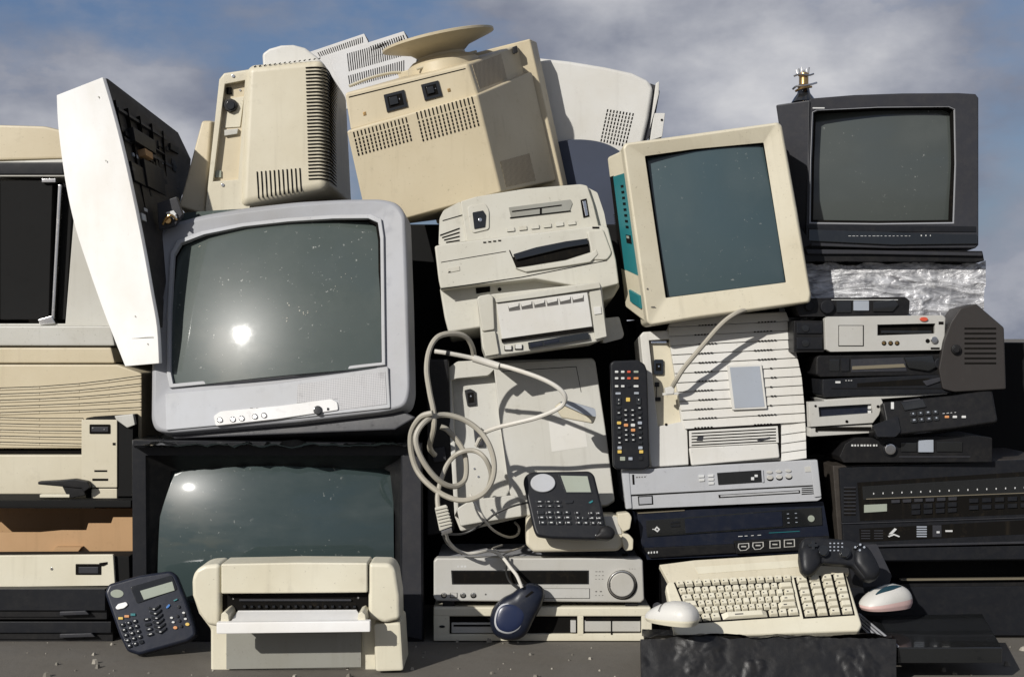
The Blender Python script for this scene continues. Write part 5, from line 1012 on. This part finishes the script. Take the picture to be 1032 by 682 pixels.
t.part('trim', 'mark', lambda b: [b.disc(790 + i * 2.2, 583 + i * .6, .8, -.6, 1, n=8) for i in range(2)])

# ---- white mouse, two-tone mouse, controller
def mouse(name_label, px, py, Y, rz, L, Wd, Hh, up, lo, split=.45, tilt=0):
    t = Thing('mouse', name_label, 'computer mouse', px, py, Y, (0, tilt, rz), 'computer mice')
    def shell(z0, z1, k, nn=32):
        def f(b):
            vs = []; fs = []; rings = 10
            prof = [(z0 + (z1 - z0) * i / rings) for i in range(rings + 1)]
            for z in prof:
                s_ = max(.02, 1 - max(0, (z - .18) / .82) ** 2.6) ** .5 if z > .18 else .93 + .07 * (z / .18)
                for i in range(nn):
                    a = 2 * math.pi * i / nn; ca, sa = math.cos(a), math.sin(a)
                    x = abs(ca) ** .8 * (1 if ca > 0 else -1) * L / 2 * s_; y = abs(sa) ** .75 * (1 if sa > 0 else -1) * Wd / 2 * s_ * (1 - .10 * ca)
                    hz = z * Hh * (1 - .28 * (x / (L / 2)) - .12 * (x / (L / 2)) ** 2)
                    vs.append(V((x * k, y * k, hz)))
            m = len(prof)
            for j in range(m - 1):
                for i in range(nn): fs.append([j * nn + i, j * nn + (i + 1) % nn, (j + 1) * nn + (i + 1) % nn, (j + 1) * nn + i])
            fs += [list(range(nn))[::-1], [(m - 1) * nn + i for i in range(nn)]]
            b.raw(vs, fs)
        return f
    t.part('base', lo, shell(0, split, 1.0)); t.part('top_shell', up, shell(split - .05, 1, 1.004))
    return t
t = mouse('plain white mouse lying beside the left end of the cream keyboard', 677, 627, -.40, 145, .112, .066, .042, 'offwhite', 'ivory', .3)
t.part('button_seam', 'ink', lambda b: b.tube([V((.012, -.033, .0268)), V((.013, -.022, .0350)), V((.014, -.01, .0372)), V((.014, .01, .0372)), V((.013, .022, .0350)), V((.012, .033, .0268))], .35, 5, 4))
t.part('scroll_wheel', 'dgrey', lambda b: b.lathe(V((.032, -.004, .0265)), [(3.4, 0), (4.2, .8), (4.2, 3), (3.4, 3.8)], V((0, 1, 0)), 20))
t = mouse('cream and pink two-tone mouse with dark blue strips, right of the keyboard', 892, 612, -.22, 208, .125, .072, .046, 'offwhite', 'pink', .42)
def strip(x0, x1, y0, y1):
    def f(b):
        vs = []
        for k in range(9):
            u = k / 8; x = x0 + (x1 - x0) * u; wy = .0015 + .006 * math.sin(math.pi * u)
            for s_ in (-1, 1):
                y = y0 + (y1 - y0) * u + s_ * wy; vs.append((x, y))
        P3 = []
        for x, y in vs:
            r = min(.999, ((abs(x) / (.125 / 2)) ** 2.4 + (abs(y) / (.036 * (1 - .10 * x / .0625))) ** 2.4))
            z = .18 + .82 * max(0, 1 - min(1, r) ** .9) ** (1 / 2.6)
            P3.append(V((x, y, z * .046 * (1 - .28 * (x / .0625) - .12 * (x / .0625) ** 2) + .0006)))
        fs = [[2 * k, 2 * k + 1, 2 * k + 3, 2 * k + 2] for k in range(8)]; n = len(P3)
        allv = P3 + [p + V((0, 0, -.004)) for p in P3]
        fs += [[n + z for z in q[::-1]] for q in fs]
        E = [2 * k for k in range(9)] + [2 * k + 1 for k in range(8, -1, -1)]
        for i in range(len(E)): a, c = E[i], E[(i + 1) % len(E)]; fs.append([a, n + a, n + c, c])
        b.raw(allv, fs)
    return f
t.part('blue_strip', plastic('dark_teal_strip', (.015, .04, .065), .3, .1, bump=.02), strip(-.045, .03, -.010, -.014)); t.part('blue_strip', plastic('dark_teal_strip_two', (.015, .045, .065), .3, .1, bump=.02), strip(-.03, .035, .016, .010))
t = Thing('laptop', 'dark glossy panel with a ribbed silver edge lying under the two-tone mouse', 'computer panel', 900, 632, -.20, (0, 0, 0))
t.part('slab', 'gloss', lambda b: b.box8([(868, 610, -.33), (985, 612, -.33), (990, 640, -.36), (868, 640, -.36)], [(868, 606, -.12), (985, 606, -.12), (990, 622, -.12), (868, 622, -.12)], 1) if False else b.box8([(866, 620, -.15), (990, 618, -.15), (1010, 652, -.36), (905, 652, -.36)], [(866, 630, -.15), (990, 628, -.15), (1010, 668, -.36), (905, 668, -.36)], 1))
t.part('ribbed_edge', 'silver', lambda b: [b.tube([t.w(866 - i * 3, 618.5 + i * .6, -.15), t.w(905 - i * 4, 651 + i * 1.2, -.362)], 1.1, 6, 1) for i in range(4)])
t = Thing('game_controller', 'black game controller lying across the right end of the keyboard ledge', 'game controller', 848, 590, -.27, (-24, 0, 0))
GC = [(806.5, 552), (808, 544), (814, 540.5), (826, 540.5), (841, 542), (858, 543.5), (869, 546), (876, 553), (882, 564), (886.5, 575), (885, 582), (878.5, 585), (871, 583), (865, 576), (860, 570), (851, 568.5), (838, 567.8), (829, 567), (825.5, 573), (820, 578.5), (813, 579.5), (808, 574), (806, 563)]
t.part('body', 'char', lambda b: b.pp(GC, -2, 10, 5, 2, seg=5))
t.part('grip', 'char', lambda b: b.pillow([(806.5, 554), (816, 548), (826, 555), (827, 568), (820, 578), (812, 579.5), (806.5, 572)], 0, 6.5, 8))
t.part('grip', 'char', lambda b: b.pillow([(862, 552), (872, 550), (880, 560), (886.5, 575), (882, 584), (874, 584), (867, 577), (860, 566)], 0, 6.5, 8))
for x, y in ((830, 555), (852, 556.6)): t.part('thumb_stick', 'gloss', lambda b: (b.disc(x, y, 6, -4, -1, .6), b.disc(x, y, 3, -8, -3, .3), b.disc(x, y - .4, 4.6, -10, -7.4, 1)))
t.part('direction_pad', 'gloss', lambda b: (b.rect(818, 544.5, 821.4, 553.5, -6.5, -2, .6), b.rect(815, 547.4, 824.4, 550.6, -6.6, -2, .6)))
for x, y in ((862, 551), (867, 548.4), (866.5, 554), (871, 551)): t.part('button', 'gloss', lambda b: (b.disc(x, y, 2, -5.4, -1, .5), b.mat('label').disc(x, y, 1.1, -5.6, -4, n=10)))
t.part('menu_keys', 'label', lambda b: [b.rect(836 + i * 4, 546.5 + j * 3.6, 837.6 + i * 4, 547.7 + j * 3.6, -2.4, -1) for i in range(4) for j in range(3)])

# ---- filler cabinets added behind the pile to darken its gaps and carry upper rows
def filler_cabinet(label, x0, x1, y0, y1, Y, d=.45, mat='dark'):
    t = Thing('cabinet', label, 'filler cabinet', (x0 + x1) / 2, y1, Y, (0, 0, 0), 'dark filler cabinets behind the pile')
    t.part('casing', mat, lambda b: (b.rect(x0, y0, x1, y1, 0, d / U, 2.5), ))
    def f(b):
        b.y = 0; h = y1 - y0
        b.slots(quad(x0 + (x1 - x0) * .2, y0 + h * .1, x1 - (x1 - x0) * .2, y0 + h * .3), 24, 3, .5, .7)
    t.part('back_vents', 'slot', f)
filler_cabinet('tall black filler cabinet behind the printer base and the looped cables', 408, 632, 226, 625, .42)
filler_cabinet('black filler cabinet behind the drive stack, seen in the gaps right of the white ridged printer', 640, 842, 322, 622, .45)
filler_cabinet('black filler cabinet behind the right-hand stack under the silver-wrapped box', 846, 1040, 345, 618, .40)
filler_cabinet('black filler cabinet behind the white standing shell at the left', 100, 240, 255, 620, .55)
filler_cabinet('black filler cabinet behind the silver television carrying the beige monitors', 244, 420, 232, 618, .60)
filler_cabinet('brown-black filler cabinet at the far left behind the open computer case', -90, 96, 200, 615, .75)
filler_cabinet('black filler cabinet behind the cream monitor and the curved shell', 560, 800, 236, 320, .50)
